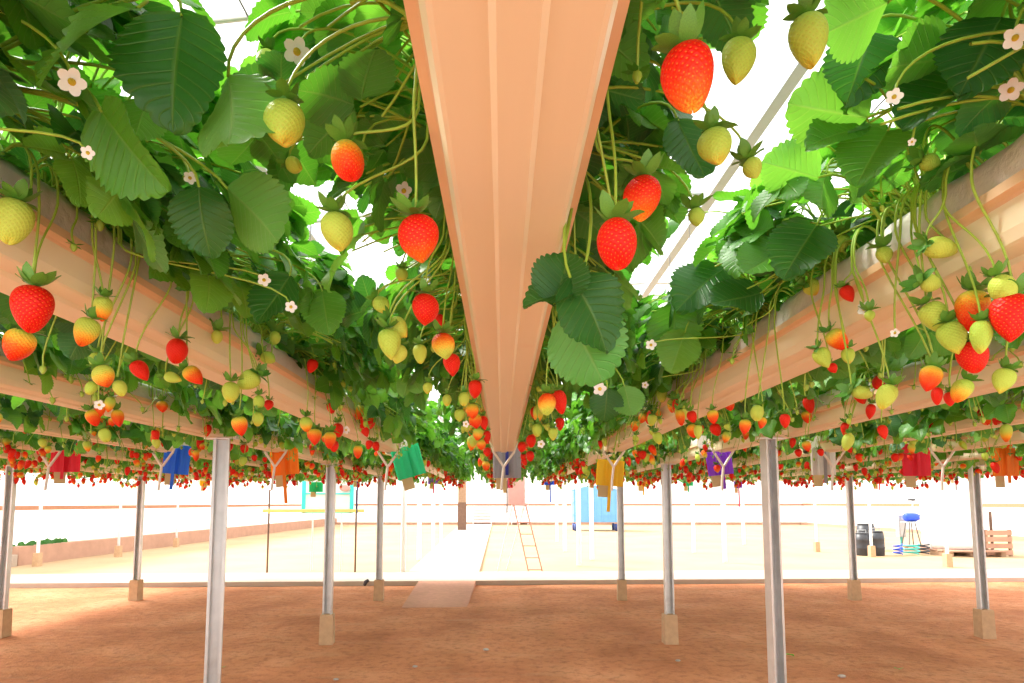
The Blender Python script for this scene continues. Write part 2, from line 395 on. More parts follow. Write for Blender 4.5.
# ------------------------------------------------------------------ gutters, bags, straps, cards
def gprof(t=.004):
    o = [(-.0925, .074), (-.0925, .060), (-.082, .056), (-.079, .052), (-.073, .018), (-.066, .002), (-.061, 0), (-.022, 0), (-.016, -.006), (.016, -.006), (.022, 0), (.061, 0), (.066, .002), (.073, .018), (.079, .052), (.082, .056), (.0925, .060), (.0925, .074)]
    i = [(x*(1-t/.08), z+t if abs(x) < .07 else z) for x, z in o[1:-1]][::-1]
    return o+[(.0885, .074)]+i+[(-.0885, .074)]
GP = gprof()
def seg_mesh(L):
    m = MB(); m.extrude(GP, 0, L, 14); me = m.mesh('trough', [M['gutter'], M['gutter_rim']], smooth=False)
    for p in me.polygons:
        if abs(p.center.x) > .0795: p.material_index = 1
    return me
def bag_mesh(L, seed):
    r = np.random.default_rng(seed); m = MB(); ny = int(L/.035); na = 18
    th = np.linspace(0, 2*PI, na, endpoint=False); V = []
    pts = []
    for j in range(ny+1):
        y = L*j/ny; pinch = 1-.10*max(0, math.cos(y/1.0*2*PI))**12
        for t in th:
            cx, cz = math.cos(t), math.sin(t)
            x = (.079+.009*min(1, max(0, cz+.3)))*np.sign(cx)*abs(cx)**.5; z = .088+.056*np.sign(cz)*abs(cz)**.6*pinch
            w = r.normal()*.0022
            pts.append((x*(1+w*6), y, z+w))
    f = [(j*na+i, j*na+(i+1) % na, (j+1)*na+(i+1) % na, (j+1)*na+i) for j in range(ny) for i in range(na)]
    m.add(pts, f); m.add(pts[:na], [tuple(range(na))[::-1]]); m.add(pts[-na:], [tuple(range(na))])
    return m.mesh('grow_bag', M['bag'])
L1, L2 = Y_J-Y_A, Y_END-Y_J-.24
SEG = {1: seg_mesh(L1), 2: seg_mesh(L2)}
BAG = {1: bag_mesh(L1-.04, 3), 2: bag_mesh(L2-.04, 4)}
def strap_mesh():
    m = MB()
    def ribbon(pts, w=.012, t=.0015):
        for p, q in zip(pts[:-1], pts[1:]):
            p, q = np.array(p), np.array(q); m.tube([p, q], [.0085, .0085], 5)
    ribbon([(-.094, 0, .075), (-.068, 0, -.004), (-.004, 0, -.10)]); ribbon([(.094, 0, .075), (.070, 0, -.004), (.004, 0, -.10)])
    ribbon([(0, 0, -.095), (-.012, .004, -.20), (-.016, .002, -.265)])
    return m.mesh('gutter_strap', M['strap'])
STRAP = strap_mesh()
for k in range(KMIN, KMAX+1):
    for sgm, (y, L, where) in enumerate(((Y_A, L1, 'before the flaps'), (Y_J+.24, L2, 'behind the flaps'))):
        x = gx(k); e = empty('gutter', (x, y, ZB))
        adj = 'peach plastic growing gutter'
        tag(e, f'{adj}, {gname(k)}, {where}', 'gutter', 'growing gutters')
        link('trough', SEG[sgm+1], e)
        if abs(k) <= 4:
            for yy in np.arange(.9, L, 1.8):
                for s in (-1, 1):
                    h = MB(); h.tube([(0, 0, 0), (-s*.04, 0, .55), (-s*.085, 0, 1.5)], .0018, 5)
                    link('hanger_wire', h.mesh('hanger_wire', M['wire']), e, (s*.0885, yy, .07))
        b = tag(link('grow_bag', BAG[sgm+1], None, (x, y+.02, ZB)), f'white film grow bag in the {gname(k)}, {where}', 'grow bag', 'grow bags in the gutters')
    tag(link('gutter_strap', STRAP, None, (gx(k), Y_J-.02, ZB), (0, 0, R.uniform(-.2, .2))), f'white Y-shaped strap tied round the end of the {gname(k)}', 'strap', 'white gutter straps')
def flap(x, y, z, w, h, color, label, tilt=0., yaw=0., strip=.05, tagc='cream', strip_color=None, gaps=()):
    e = empty('gutter_flap', (x, y, z), yaw); e.rotation_euler = (0, tilt, yaw)
    tag(e, label, 'coloured flap', 'coloured flaps at the gutter ends')
    m = MB(); nx, ny = 14, 7
    for side in (0, 1):
        v = [((i/nx-.5)*w, .012*math.sin(i*1.7+side)*(1-j/ny*.5)+.006*math.cos(i*.9)+side*.003, -h*j/ny) for j in range(ny+1) for i in range(nx+1)]
        f = [(j*(nx+1)+i, j*(nx+1)+i+1, (j+1)*(nx+1)+i+1, (j+1)*(nx+1)+i) for j in range(ny) for i in range(nx)]
        m.add(v, f if not side else [q[::-1] for q in f])
    m.build('flap_sheet', M['card_'+color], e)
    s = MB(); s.box((0, -.02, -h*.5-strip/2), (.022, .004, h+strip)); s.build('tie_strip', M['card_'+(strip_color or color)], e, smooth=False)
    if tagc:
        t = MB(); t.box((-w*.2, .02, -h-.03), (w*.38, .003, .10)); t.build('paper_tag', M['card_'+tagc], e, smooth=False)
    return e
def flap_px(px, py0, py1, wpx, y, color, label, **kw):
    if y < 5: py0, py1, wpx = py0+1, py1+4, wpx*1.08
    p, q = pt(px, py0, y), pt(px, py1, y); return flap(p.x, y, p.z, wpx*y/F, p.z-q.z, color, label, **kw)
YF = 4.19
flap_px(66, 441, 468, 28, YF, 'red', 'red plastic flap hanging third from the wall at the near gutter ends', strip=.05)
flap_px(178, 444, 470, 25, YF, 'blue', 'bright blue plastic flap with long blue strip below the brown rail', strip=.11, tilt=.08)
flap_px(283, 443, 471, 26, YF, 'orange', 'orange plastic flap hung above the turquoise framed board', strip=.20, tilt=-.1)
flap_px(404, 446, 474, 27, YF, 'green', 'green tilted plastic flap beside the centre gutter', strip=.0, tilt=-.28)
flap_px(507, 447, 474, 26, YF, 'grey', 'grey plastic flap closing the near end of the centre gutter', strip_color='navy', strip=-.02)
flap_px(611, 459, 482, 25, YF, 'yellow', 'yellow plastic flap with long twisted strip before the light blue bin', strip=.18, tilt=.08)
flap_px(718, 450, 471, 23, YF, 'purple', 'purple plastic flap with a paler strip', strip=.10, tilt=-.12)
flap_px(823, 447, 471, 22, YF, 'white', 'pale whitish plastic flap beside a steel post', strip=.06, strip_color='grey')
flap_px(916, 443, 472, 25, YF, 'red', 'red plastic flap hung above the blue pump motor', strip=.0)
flap_px(1005, 447, 472, 23, YF, 'orange', 'orange plastic flap beyond the white tank, with cream tag', strip=.05)
YG = 9.62
flap_px(205, 477, 486, 11, YG, 'yellow', 'small far yellow flap near the front wall-side post', strip=.08)
flap_px(316, 482, 492, 14, YG, 'green', 'small far green flap above the turquoise framed board', strip=.02)
flap_px(358, 470, 482, 12, YG, 'grey', 'small far grey flap with long navy strip on the dark pole', strip_color='navy', strip=.5)
flap_px(434, 474, 484, 12, YG, 'purple', 'small far purple flap with pink strip by the brown pillar', strip_color='pink', strip=.15)
flap_px(507, 478, 488, 10, YG, 'pink', 'small far pink flap below the grey one', strip_color='grey', strip=.4)
flap_px(550, 472, 485, 12, YG, 'blue', 'small far blue flap with strip beside the light blue bin', strip=.28)
flap_px(594, 476, 483, 12, YG, 'orange', 'small far orange flap over the light blue bin', strip=.03)
flap_px(643, 476, 486, 12, YG, 'yellow', 'small far yellow flap between two steel posts', strip=.15)
flap_px(688, 478, 486, 10, YG, 'green', 'small far green flap beside the purple ones', strip=.1)
flap_px(738, 478, 488, 8, YG, 'purple', 'small far purple flap with thin pink strip behind the larger one', strip_color='pink', strip=.3)
flap_px(878, 471, 484, 12, YG, 'red', 'small far red flap above the black drums', strip=.1)
flap_px(954, 468, 478, 8, YG, 'blue', 'small far blue flap against the white tank', strip_color='grey', strip=.2)

# ------------------------------------------------------------------ posts
def post_mesh(top):
    m = MB(); w, d, t, lip = .078, .045, .004, .014
    prof = [(-w/2, 0), (-w/2, d), (w/2, d), (w/2, 0), (w/2-lip, 0), (w/2-lip, t), (w/2-t, t), (w/2-t, d-t), (-w/2+t, d-t), (-w/2+t, t), (-w/2+lip, t), (-w/2+lip, 0)]
    P = np.array(prof); n = len(P); v = np.concatenate([np.c_[P[:, 0], P[:, 1]-d/2, np.full(n, z)] for z in (.18, top)])
    m.add(v, [(j, (j+1) % n, n+(j+1) % n, n+j) for j in range(n)]); m.add(v[:n], [tuple(range(n))[::-1]]); m.add(v[n:], [tuple(range(n))])
    return m.mesh('channel', M['steel'], smooth=False)
def block_mesh(w=.108, h=.25):
    m = MB(); v = []
    for z, s in ((-.06, 1.08), (h-.012, 1.0), (h, .93)):
        v += [(-w/2*s, -w/2*s, z), (w/2*s, -w/2*s, z), (w/2*s, w/2*s, z), (-w/2*s, w/2*s, z)]
    m.add(v, [(0, 3, 2, 1), (8, 9, 10, 11)]+[(r*4+i, r*4+(i+1) % 4, r*4+4+(i+1) % 4, r*4+4+i) for r in (0, 1) for i in range(4)])
    return m.mesh('footing', M['concrete_block'], smooth=False)
CH, BL = post_mesh(ZB-.012), block_mesh()
SAD = MB(); SAD.box((0, 0, ZB-.008), (.17, .05, .008)); SAD.box((-.082, 0, ZB+.012), (.006, .05, .04)); SAD.box((.082, 0, ZB+.012), (.006, .05, .04)); SAD = SAD.mesh('saddle', M['white_metal'], smooth=False)
def post(x, y, label, rz=0.):
    e = empty('support_post', (x, y, 0), 0); tag(e, label, 'post', 'steel posts under the gutters')
    link('channel', CH, e, None, (0, 0, rz)); link('footing', BL, e, None, (0, 0, R.uniform(-.1, .1))); link('saddle', SAD, e)
yrow = [3.17, 5.26, 7.58]
POSTX = {-2: (-1.487, -1.50, -1.53), 2: (1.415, 1.44, 1.49), -6: (0, -4.50, -4.55), 6: (0, 4.33, 4.38)}
names = ['front', 'middle', 'rear']
for side, kk in (('wall side', (-2, -6)), ('tank side', (2, 6))):
    for k in kk:
        for i, y in enumerate(yrow):
            if abs(k) == 6 and i == 0: continue
            w = 'inner' if abs(k) == 2 else 'outer'
            fx = {0: 'galvanised steel channel post running out of the picture below', 1: 'galvanised steel channel post in a sandy block', 2: 'galvanised steel channel post nearest the path'}[i] if False else 'galvanised steel channel post in a sandy concrete block'
            post(POSTX[k][i], 5.5 if abs(k) == 6 and i == 1 else y, f'{names[i]} galvanised steel channel post of the {w} row, {side}', rz=0 if i else .35)
def thin_post(px, py, top, label, mat='white_metal', r=.028, base=True):  # white default puts strong sun on galvanised steel into the base colour
    p = gp(px, py); e = empty('yard_post', p); tag(e, label, 'post', 'posts beyond the path')
    m = MB(); m.lathe([(r, .02), (r, top), (r*.9, top+.01)], 10); m.build('pole', M[mat], e)
    if base: link('footing', BL, e, None, None)
for i, (px, py) in enumerate([(403, 574), (419, 561), (433, 550), (441, 543)]):
    thin_post(px, py, 1.56, base=False, r=.045, label=f'white post, {ORD[i+1]} along the wall side of the concrete walkway')
for i, (px, py) in enumerate([(579, 566), (565, 552), (557, 542)]):
    thin_post(px, py, 1.56, base=False, r=.045, label=f'white post, {ORD[i+1]} in the line before the light blue bin')
for i, (px, py) in enumerate([(592, 560), (694, 553), (725, 563), (744, 545)]):
    thin_post(px, py, 1.56, ['white post in front of the bin corner with the navy wheel', 'white post between two steel posts in the sunny yard', 'white post standing in the middle of the sunny yard on the tank side', 'slender white far post in the sunny yard on the tank side'][i], base=False, r=.045)
thin_post(872, 557, 1.56, 'white post in front of the black drums')
thin_post(948, 567, 1.56, 'white post in front of the white tank')
thin_post(37, 566, 1.56, 'white post at the near end of the brown kerb')
thin_post(118, 557, 1.56, 'grey post along the brown kerb, second from its end', 'steel')
thin_post(176, 547, 1.56, 'grey post along the brown kerb, third from its end', 'steel')
thin_post(817, 552, 1.56, 'white post midway between steel posts on the tank side')
for px, lab in ((267, 'dark slender pole at the wall-side end of the yellow tape'), (355, 'dark slender pole with a grey flap at the end of the yellow tape')):
    p = gp(px, 573); e = empty('marker_pole', (p.x, p.y, .0)); tag(e, lab, 'pole', 'dark poles with tape')
    m = MB(); m.lathe([(.017, -.02), (.016, 1.42), (.012, 1.43)], 8); m.build('shaft', M['dark_wood'], e)
    m = MB(); m.lathe([(.021, 1.02), (.022, 1.06), (.021, 1.10)], 8); m.build('tape_knot', M['yellow_tape'], e)
a, b_ = gp(267, 573), gp(355, 573)
m = MB(); m.box(((a.x+b_.x)/2+.02, a.y-.022, 1.065), (b_.x-a.x+.25, .004, .055)); tag(m.build('barrier_tape', M['yellow_tape'], smooth=False), 'yellow tape stretched between two dark poles', 'tape')

# ------------------------------------------------------------------ leaves
def leaflet(nu, nv, teeth, fold=.25, curl=.25, wave=.03, corr=.0, seed=0, W=.47):
    r = np.random.default_rng(seed)
    u = np.linspace(0, 1, nu+1)[:, None]; v = np.linspace(-1, 1, nv+1)[None, :]
    w = W*np.clip(np.sin(PI*np.clip(u, 0.0, 1)**.82), 0, 1)**.62+.004
    tooth = 1-np.abs(((u*teeth) % 1)*2-1)**1.7
    edge = np.abs(v)**6
    x = v*w*(1+.08*edge*(tooth-.6)*(u > .12))
    yy = u*np.ones_like(v)+.03*edge*(tooth-.5)+.10*(1-v*v)*0
    yy = yy+.05*np.abs(v)*(1-u)*u*4*.6
    ph = r.uniform(0, 6, 3)
    z = fold*np.abs(x)-curl*u*u+wave*np.sin(5*u+ph[0])*v+wave*.9*np.sin(9*u+ph[1])*np.abs(v)**2
    if corr: z = z+corr*np.cos(2*PI*(u-.22*np.abs(v))*teeth)*np.minimum(1, np.abs(v)*3)*np.sin(PI*u)**.4
    V = np.stack([x, yy*np.ones_like(x), z], -1).reshape(-1, 3)
    i = np.arange(nu*nv); b = (i//nv)*(nv+1)+i % nv
    f = np.stack([b, b+1, b+nv+2, b+nv+1], 1)
    luv = np.stack([u*np.ones_like(v), v*np.ones_like(u), np.zeros_like(x)], -1).reshape(-1, 3)
    return V, f, luv
HI = [leaflet(60, 16, 12, f, c, .045, .008, s, .50) for s, (f, c) in enumerate([(.28, .22), (.12, .35), (.42, .12), (.2, -.08)])]
MID = [leaflet(20, 6, 10, f, c, .04, 0, s+10) for s, (f, c) in enumerate([(.28, .25), (.12, .38), (.45, .12), (.2, -.1), (-.08, .3)])]
LOW = [leaflet(7, 2, 3.5, f, c, .05, 0, s+20) for s, (f, c) in enumerate([(.28, .25), (.1, .38), (.45, .12)])]
def frame(d, n):
    d = np.array(d, float); d /= np.linalg.norm(d); n = np.array(n, float); n = n-d*np.dot(n, d); n /= np.linalg.norm(n)+1e-9
    return np.stack([np.cross(d, n), d, n], 1)          # columns x, y(tip), z(normal)
def put_leaflet(mb, tpl, p, d, n, s, rnd, mi=0):
    V, f, luv = tpl; B = frame(d, n); a = luv.copy(); a[:, 2] = rnd
    mb.add(V*s @ B.T+np.array(p), f, a, mi)
def rot_about(v, ax, ang):
    v, ax = np.array(v, float), np.array(ax, float); ax /= np.linalg.norm(ax)
    return v*math.cos(ang)+np.cross(ax, v)*math.sin(ang)+ax*np.dot(ax, v)*(1-math.cos(ang))
def trifoliate(mb, tpls, p, d, n, s, r, mi=0):
    B = frame(d, n); n = B[:, 2]; d = B[:, 1]; rnd = r.random()
    for ang, sc in ((0, 1.), (1.25, .9), (-1.25, .9)):
        dd = rot_about(d, n, ang+r.uniform(-.15, .15)); nn = n+np.array([r.uniform(-.2, .2) for _ in range(3)])
        if ang: nn = nn+.25*d*0
        put_leaflet(mb, r.choice(tpls), np.array(p)+dd*s*.10, dd, nn, s*sc*r.uniform(.9, 1.08), min(1, max(0, rnd+r.uniform(-.12, .12))), mi)
def star(mb, p, s, r, mi):
    """small green calyx"""
    for i in range(6):
        a = i*PI/3+r.random(); d = np.array([math.cos(a), math.sin(a), r.uniform(-.2, .5)]); q = np.array([-math.sin(a), math.cos(a), 0])
        p0 = np.array(p); mb.add([p0, p0+d*s*.5+q*s*.2, p0+d*s, p0+d*s*.5-q*s*.2], [(0, 1, 2, 3)], np.tile([.5, .5, .4], (4, 1)), mi)
def plant_arrays(seed, tpls, nleaf, stalk_n=5, leaf_scale=1., drops=7, tn=7, free=None, low=14, droop=.72, reach=1.):
    """foliage mesh (leaf, dark leaf, pale leaf materials) and stalk mesh of a plant whose crown sits on the bag top at the origin"""
    r = random.Random(seed); fo = MB('luv'); st = MB('luv')
    for i in range(nleaf):
        s = 1 if i % 2 else -1
        along = r.gauss(0, .12)
        kind = r.random()
        if i >= nleaf-low:  # short leaves close about the crown
            tip = np.array([s*r.uniform(.02, .12), along, r.uniform(.01, .11)]); d = np.array([s*1., r.uniform(-1, 1), r.uniform(-.6, .4)]); n = np.array([s*r.uniform(0, .8), r.uniform(-.5, .5), 1])
        elif kind < .30:      # upright
            tip = np.array([s*r.uniform(.02, .22), along, r.uniform(.10, .30)]); d = np.array([s*r.uniform(.3, 1), r.uniform(-.9, .9), r.uniform(-.3, .4)]); n = np.array([s*r.uniform(-.2, .5), r.uniform(-.5, .5), 1])
        elif kind < droop:    # spreading
            tip = np.array([s*r.uniform(.14, .31), along, r.uniform(.0, .22)]); d = np.array([s*1., r.uniform(-1.2, 1.2), r.uniform(-.9, .1)]); n = np.array([s*r.uniform(.1, .9), r.uniform(-.6, .6), 1])
        else:               # drooping over the side
            tip = np.array([s*r.uniform(.13, .29), along, r.uniform(-.07 if droop > .7 else -.10, .08)]); d = np.array([s*.5, r.uniform(-.8, .8), r.uniform(-1.3, -.3)]); n = np.array([s*1., r.uniform(-.8, .8), r.uniform(.1, .7)])
        tip[0] *= reach if i < nleaf-low else 1.
        if free is not None:
            B = frame(d, n)
            if not (free(tip+B[:, 1]*.055) and free(tip+B[:, 0]*.05) and free(tip-B[:, 0]*.05)): continue
        base = np.array([s*r.uniform(0, .03), r.uniform(-.03, .03), 0])
        ctl1 = base+np.array([s*.04, along*.2, .09]); ctl2 = tip*np.array([.62, .7, 1])+np.array([0, 0, .05+.04*r.random()])
        c = bez(base, ctl1, ctl2, tip, tn); st.tube(c, np.linspace(.0024, .0015, tn), stalk_n, False, a=(.5, .5, .5))
        m = r.random(); mi = 0 if m < .6 else (1 if m < .82 else 2)
        trifoliate(fo, tpls, tip, d, n, leaf_scale*r.uniform(.062, .092), r, mi)
    for i in range(drops):  # flower trusses and thin fruit stalks over the gutter side
        s = 1 if i % 2 else -1
        tip = np.array([s*r.uniform(.11, .20), r.gauss(0, .12), r.uniform(-.21, .06)]); base = np.array([s*.03, r.uniform(-.04, .04), 0])
        if free is not None and not (free(tip) and free(tip+np.array([0, 0, .03]))): continue
        rim = np.array([s*max(.104, abs(tip[0])*.75), base[1]*.4+tip[1]*.6, -.03])
        if tip[2] < -.05: c = np.concatenate([bez(base, base+np.array([s*.05, 0, .06]), rim+np.array([0, 0, .07]), rim, tn)[:-1], bez(rim, rim+np.array([s*.004, 0, -.03]), tip+np.array([r.uniform(-.015, .015), r.uniform(-.015, .015), .03]), tip, max(4, tn-2))])
        else: c = bez(base, base+np.array([s*.07, 0, .08]), np.array([tip[0], tip[1], max(.05, tip[2]+.08)]), tip, tn)
        st.tube(c, .0017, stalk_n, False, a=(.5, .5, .5))
        star(fo, tip, r.uniform(.014, .026), r, 0)
        if r.random() < .7:
            q = r.uniform(.004, .009); st.tube([tip+np.array([0, 0, .2*q]), tip-np.array([0, 0, .9*q]), tip-np.array([0, 0, 2.*q])], [.8*q, q, .35*q], 5, True, a=(.5, .5, .5))
    for i in range(drops+(16 if free is not None else 0)):  # sideways fine stalks
        s = r.choice((-1, 1)); base = np.array([s*.02, r.uniform(-.05, .05), .0]); tip = np.array([s*r.uniform(.14, .28), r.gauss(0, .16), r.uniform(-.02, .12)])
        c = bez(base, base+np.array([s*.05, 0, .05]), tip*np.array([.7, .8, 1])+np.array([0, 0, .03]), tip, tn); st.tube(c, .0013 if free is None else .0018, stalk_n, False, a=(.5, .5, .5))
    return fo, st
UPC = (0, -.8, .6)      # upper face turned to the camera
UND = (0, .75, .65)     # underside turned to the camera
HAND = [
 # k, px, py, w, colour, shape, tilt(deg, in picture), y or None, label
 (0, 688, 80, 55, 'T', 0, 6, .47, 'big red pale-tipped strawberry at the very top beside the centre gutter'),
 (0, 738, 62, 36, 'Y', 0, -8, .60, 'knobbly unripe strawberry hanging beside the big red topmost one'),
 (0, 809, 42, 42, 'Y', 0, 8, .58, 'pale yellow topmost strawberry against the white gap'),
 (0, 714, 147, 34, 'Y', 1, 2, .66, 'unripe pale strawberry just below the big red topmost one'),
 (0, 753, 168, 19, 'G', 1, 20, .75, 'little green strawberry in the white gap with reddish sepal tips'),
 (0, 642, 198, 39, 'T', 1, -4, .68, 'red strawberry, upper of the close red pair beside the centre gutter'),
 (0, 617, 244, 45, 'R', 1, 3, .60, 'red strawberry, lower and larger of the close pair beside the centre gutter'),
 (0, 697, 217, 17, 'G', 1, 10, .85, 'little green strawberry dangling above the row of leaves on the tank side'),
 (0, 547, 404, 19, 'P', 1, 0, 1.30, 'yellow strawberry with orange blush under the dark hanging leaf'),
 (0, 560, 402, 15, 'R', 2, 8, 1.36, 'red strawberry half behind the yellow orange-blushed one'),
 (0, 537, 430, 11, 'Y', 1, 0, 2.0, 'yellow strawberry below the orange-blushed one, close to the gutter'),
 (0, 553, 434, 10, 'Y', 0, 0, 2.0, 'yellow strawberry below the orange-blushed one, farther from the gutter'),
 (0, 560, 424, 10, 'R', 0, 0, 2.05, 'small red strawberry below the orange-blushed one'),
 (0, 531, 441, 11, 'R', 1, 0, 2.3, 'small red strawberry, upper of the tight cluster past the centre flap'),
 (0, 522, 447, 9, 'R', 1, 0, 2.4, 'small red strawberry touching the centre gutter on its tank side'),
 (0, 530, 456, 9, 'R', 1, 0, 2.6, 'small red strawberry, lowest of the tight cluster past the centre flap'),
 (0, 285, 123, 41, 'Y', 1, 4, .62, 'yellow strawberry hanging before the big drooping pale leaf'),
 (0, 348, 162, 37, 'S', 1, 14, .64, 'orange-red strawberry with white shoulders beneath a dark calyx'),
 (0, 294, 165, 16, 'Y', 1, 60, .8, 'small yellow strawberry below the large yellow one'),
 (0, 266, 62, 22, 'Y', 1, -10, .75, 'dull yellow strawberry in shade beside a white flower'),
 (0, 420, 238, 41, 'T', 1, 12, .64, 'large red strawberry with one pale cheek beside the centre gutter'),
 (0, 337, 231, 33, 'Y', 1, 8, .72, 'yellow strawberry in front of the white gap on the wall side'),
 (0, 425, 309, 27, 'R', 1, -5, .92, 'red strawberry crossed by a green stalk'),
 (0, 443, 346, 23, 'P', 1, 4, 1.08, 'orange strawberry with yellow tip below the stalk-crossed red one'),
 (0, 452, 365, 18, 'R', 0, 8, 1.20, 'red strawberry tucked under the orange yellow-tipped one'),
 (0, 390, 344, 24, 'Y', 0, 5, 1.0, 'yellow strawberry, largest of the pale clump on the wall side'),
 (0, 398, 328, 21, 'Y', 1, 50, 1.02, 'yellow strawberry, topmost of the pale clump on the wall side'),
 (0, 399, 354, 17, 'Y', 1, -8, 1.03, 'yellow strawberry, lowest of the pale clump on the wall side'),
 (0, 382, 305, 17, 'Y', 1, 40, 1.05, 'pale strawberry with big calyx above the pale clump'),
 (0, 420, 354, 15, 'Y', 0, 5, 1.15, 'single yellow strawberry between the pale clump and the orange one'),
 (0, 440, 320, 11, 'R', 3, 30, 1.25, 'red strawberry half hidden behind the stalk-crossed one'),
 (0, 402, 275, 13, 'Y', 1, 5, 1.1, 'pale strawberry under the large one with a pale cheek'),
 (0, 475, 389, 16, 'R', 3, -5, 1.40, 'red strawberry, topmost in the string hugging the centre gutter'),
 (0, 428, 388, 10, 'Y', 1, 0, 1.6, 'yellow strawberry standing alone below the pale clump'),
 (0, 472, 411, 13, 'O', 1, 0, 1.60, 'orange strawberry, second in the string hugging the centre gutter'),
 (0, 475, 421, 13, 'S', 1, 5, 1.75, 'red strawberry, third in the string hugging the centre gutter'),
 (0, 484, 423, 9, 'R', 2, 10, 1.85, 'slim red strawberry next to the gutter rim in the string'),
 (0, 460, 415, 11, 'Y', 1, 0, 1.65, 'pale strawberry beside the string that hugs the centre gutter'),
 (0, 464, 399, 12, 'Y', 1, 0, 1.55, 'pale broad strawberry above the string that hugs the centre gutter'),
 (0, 447, 400, 10, 'Y', 1, 0, 1.7, 'pale round strawberry by the lone yellow one'),
 (0, 478, 434, 11, 'A', 1, 0, 1.9, 'yellow strawberry, fourth in the string hugging the centre gutter'),
 (0, 481, 445, 9, 'O', 1, 0, 2.2, 'orange strawberry, fifth in the string hugging the centre gutter'),
 (0, 487, 437, 8, 'R', 2, 0, 2.3, 'narrow red strawberry between string and gutter rim'),
 (0, 487, 452, 8, 'R', 1, 0, 2.6, 'red strawberry, sixth in the string by the centre strap'),
 (0, 486, 466, 8, 'O', 1, 0, 3.0, 'orange strawberry, lowest in the string beside the strap tail'),
 (-1, 12, 222, 37, 'Y', 0, -3, .77, 'large pale yellow strawberry at the picture edge before the peach gutter'),
 (-1, 32, 309, 37, 'R', 0, -2, .82, 'large red conical strawberry, upper of the red pair at the wall-side edge'),
 (-1, 18, 345, 29, 'S', 3, -25, .86, 'lumpy red strawberry, lower of the red pair at the wall-side edge'),
 (-1, 103, 309, 19, 'A', 0, -6, .97, 'yellow orange-tipped strawberry high against the peach gutter'),
 (-1, 86, 332, 23, 'A', 0, -18, .97, 'long yellow strawberry hanging below the peach gutter on the wall side'),
 (-1, 97, 361, 15, 'Y', 1, 0, 1.03, 'pale yellow strawberry above the orange-tipped pale one'),
 (-1, 104, 376, 20, 'A', 1, 25, 1.02, 'tilted yellow strawberry with orange tip'),
 (-1, 91, 388, 12, 'Y', 1, -30, 1.06, 'small pale strawberry under the tilted orange-tipped one'),
 (-1, 120, 388, 14, 'Y', 1, 20, 1.08, 'pale strawberry beside the tilted orange-tipped one'),
 (-1, 141, 371, 17, 'R', 0, 35, 1.16, 'slanting red strawberry below the peach gutter on the wall side'),
 (-1, 177, 351, 22, 'R', 1, -4, 1.22, 'oval red strawberry with broad green calyx against the peach gutter'),
 (-1, 194, 376, 17, 'S', 0, 45, 1.25, 'slanting red strawberry with yellow shoulder'),
 (-1, 173, 378, 11, 'Y', 2, 70, 1.25, 'little pale strawberry lying sideways between two red ones'),
 (-1, 217, 337, 12, 'G', 1, 0, 1.38, 'green flower-like young strawberry against the peach gutter'),
 (-1, 231, 392, 18, 'Y', 1, 0, 1.42, 'round pale strawberry, lower of a close pale pair on the wall side'),
 (-1, 248, 381, 19, 'Y', 0, -55, 1.45, 'slanting pale strawberry, upper of a close pale pair on the wall side'),
 (-1, 240, 426, 15, 'S', 0, 10, 1.50, 'red strawberry with yellow top over the front wall-side post'),
 (-1, 258, 419, 12, 'Y', 1, 0, 1.55, 'yellow strawberry beside the red yellow-topped one over the post'),
 (-1, 259, 402, 12, 'Y', 1, 0, 1.55, 'pale strawberry above the yellow one over the front post'),
 (-1, 269, 405, 9, 'R', 1, 0, 1.6, 'small red strawberry beside the pale one over the front post'),
 (-1, 312, 366, 11, 'R', 0, -20, 1.95, 'single red strawberry lying on the white grow bag'),
 (-1, 268, 358, 13, 'G', 1, 60, 1.65, 'pale green strawberry lying along the gutter lip'),
 (-1, 275, 338, 12, 'G', 1, 0, 1.7, 'round green strawberry in the leaves over the grow bag'),
 (-1, 306, 424, 13, 'A', 1, 0, 2.0, 'yellow orange-tipped strawberry below the far end of the peach gutter'),
 (-1, 315, 437, 13, 'S', 0, 0, 2.1, 'red yellow-topped strawberry beside the orange-tipped one'),
 (-1, 330, 440, 13, 'S', 0, 0, 2.2, 'red strawberry with yellow top next to a deep red bunch'),
 (-1, 338, 430, 12, 'R', 1, 0, 2.3, 'deep red strawberry, topmost of the deep red bunch'),
 (-1, 334, 446, 10, 'R', 1, 0, 2.3, 'deep red strawberry, lowest of the deep red bunch'),
 (-1, 358, 452, 10, 'O', 0, 0, 2.5, 'orange strawberry near the end strap by the rear post'),
 (1, 941, 248, 22, 'Y', 2, 82, .855, 'pale strawberry lying sideways against the grow bag'),
 (1, 931, 283, 17, 'G', 1, 80, .875, 'flat pale strawberry with dark wide calyx on the gutter lip'),
 (1, 936, 318, 27, 'Y', 0, 28, .90, 'slanting pale conical strawberry before the peach gutter, tank side'),
 (1, 953, 338, 26, 'Y', 0, 10, .88, 'pale yellow strawberry below the slanting conical one'),
 (1, 972, 311, 32, 'S', 0, -8, .86, 'red strawberry with whitish top behind pale ones'),
 (1, 981, 337, 21, 'Y', 2, -4, .82, 'slender pale strawberry in front of the red white-topped one'),
 (1, 1003, 289, 26, 'Y', 1, 15, .80, 'squarish pale strawberry over the big red one at the edge'),
 (1, 1011, 318, 38, 'R', 0, -10, .80, 'big bright red conical strawberry at the tank-side picture edge'),
 (1, 972, 357, 28, 'R', 3, 5, .88, 'dark red broad strawberry below the slender pale one'),
 (1, 930, 379, 21, 'S', 0, -25, .97, 'red strawberry with orange-yellow top, upper of a red chain'),
 (1, 937, 396, 11, 'R', 2, 0, .99, 'slim red strawberry, lower of a red chain'),
 (1, 950, 399, 11, 'R', 0, -5, 1.02, 'red strawberry beside the tall yellow slanting one'),
 (1, 961, 391, 19, 'A', 0, -28, .96, 'tall yellow slanting strawberry with orange tip'),
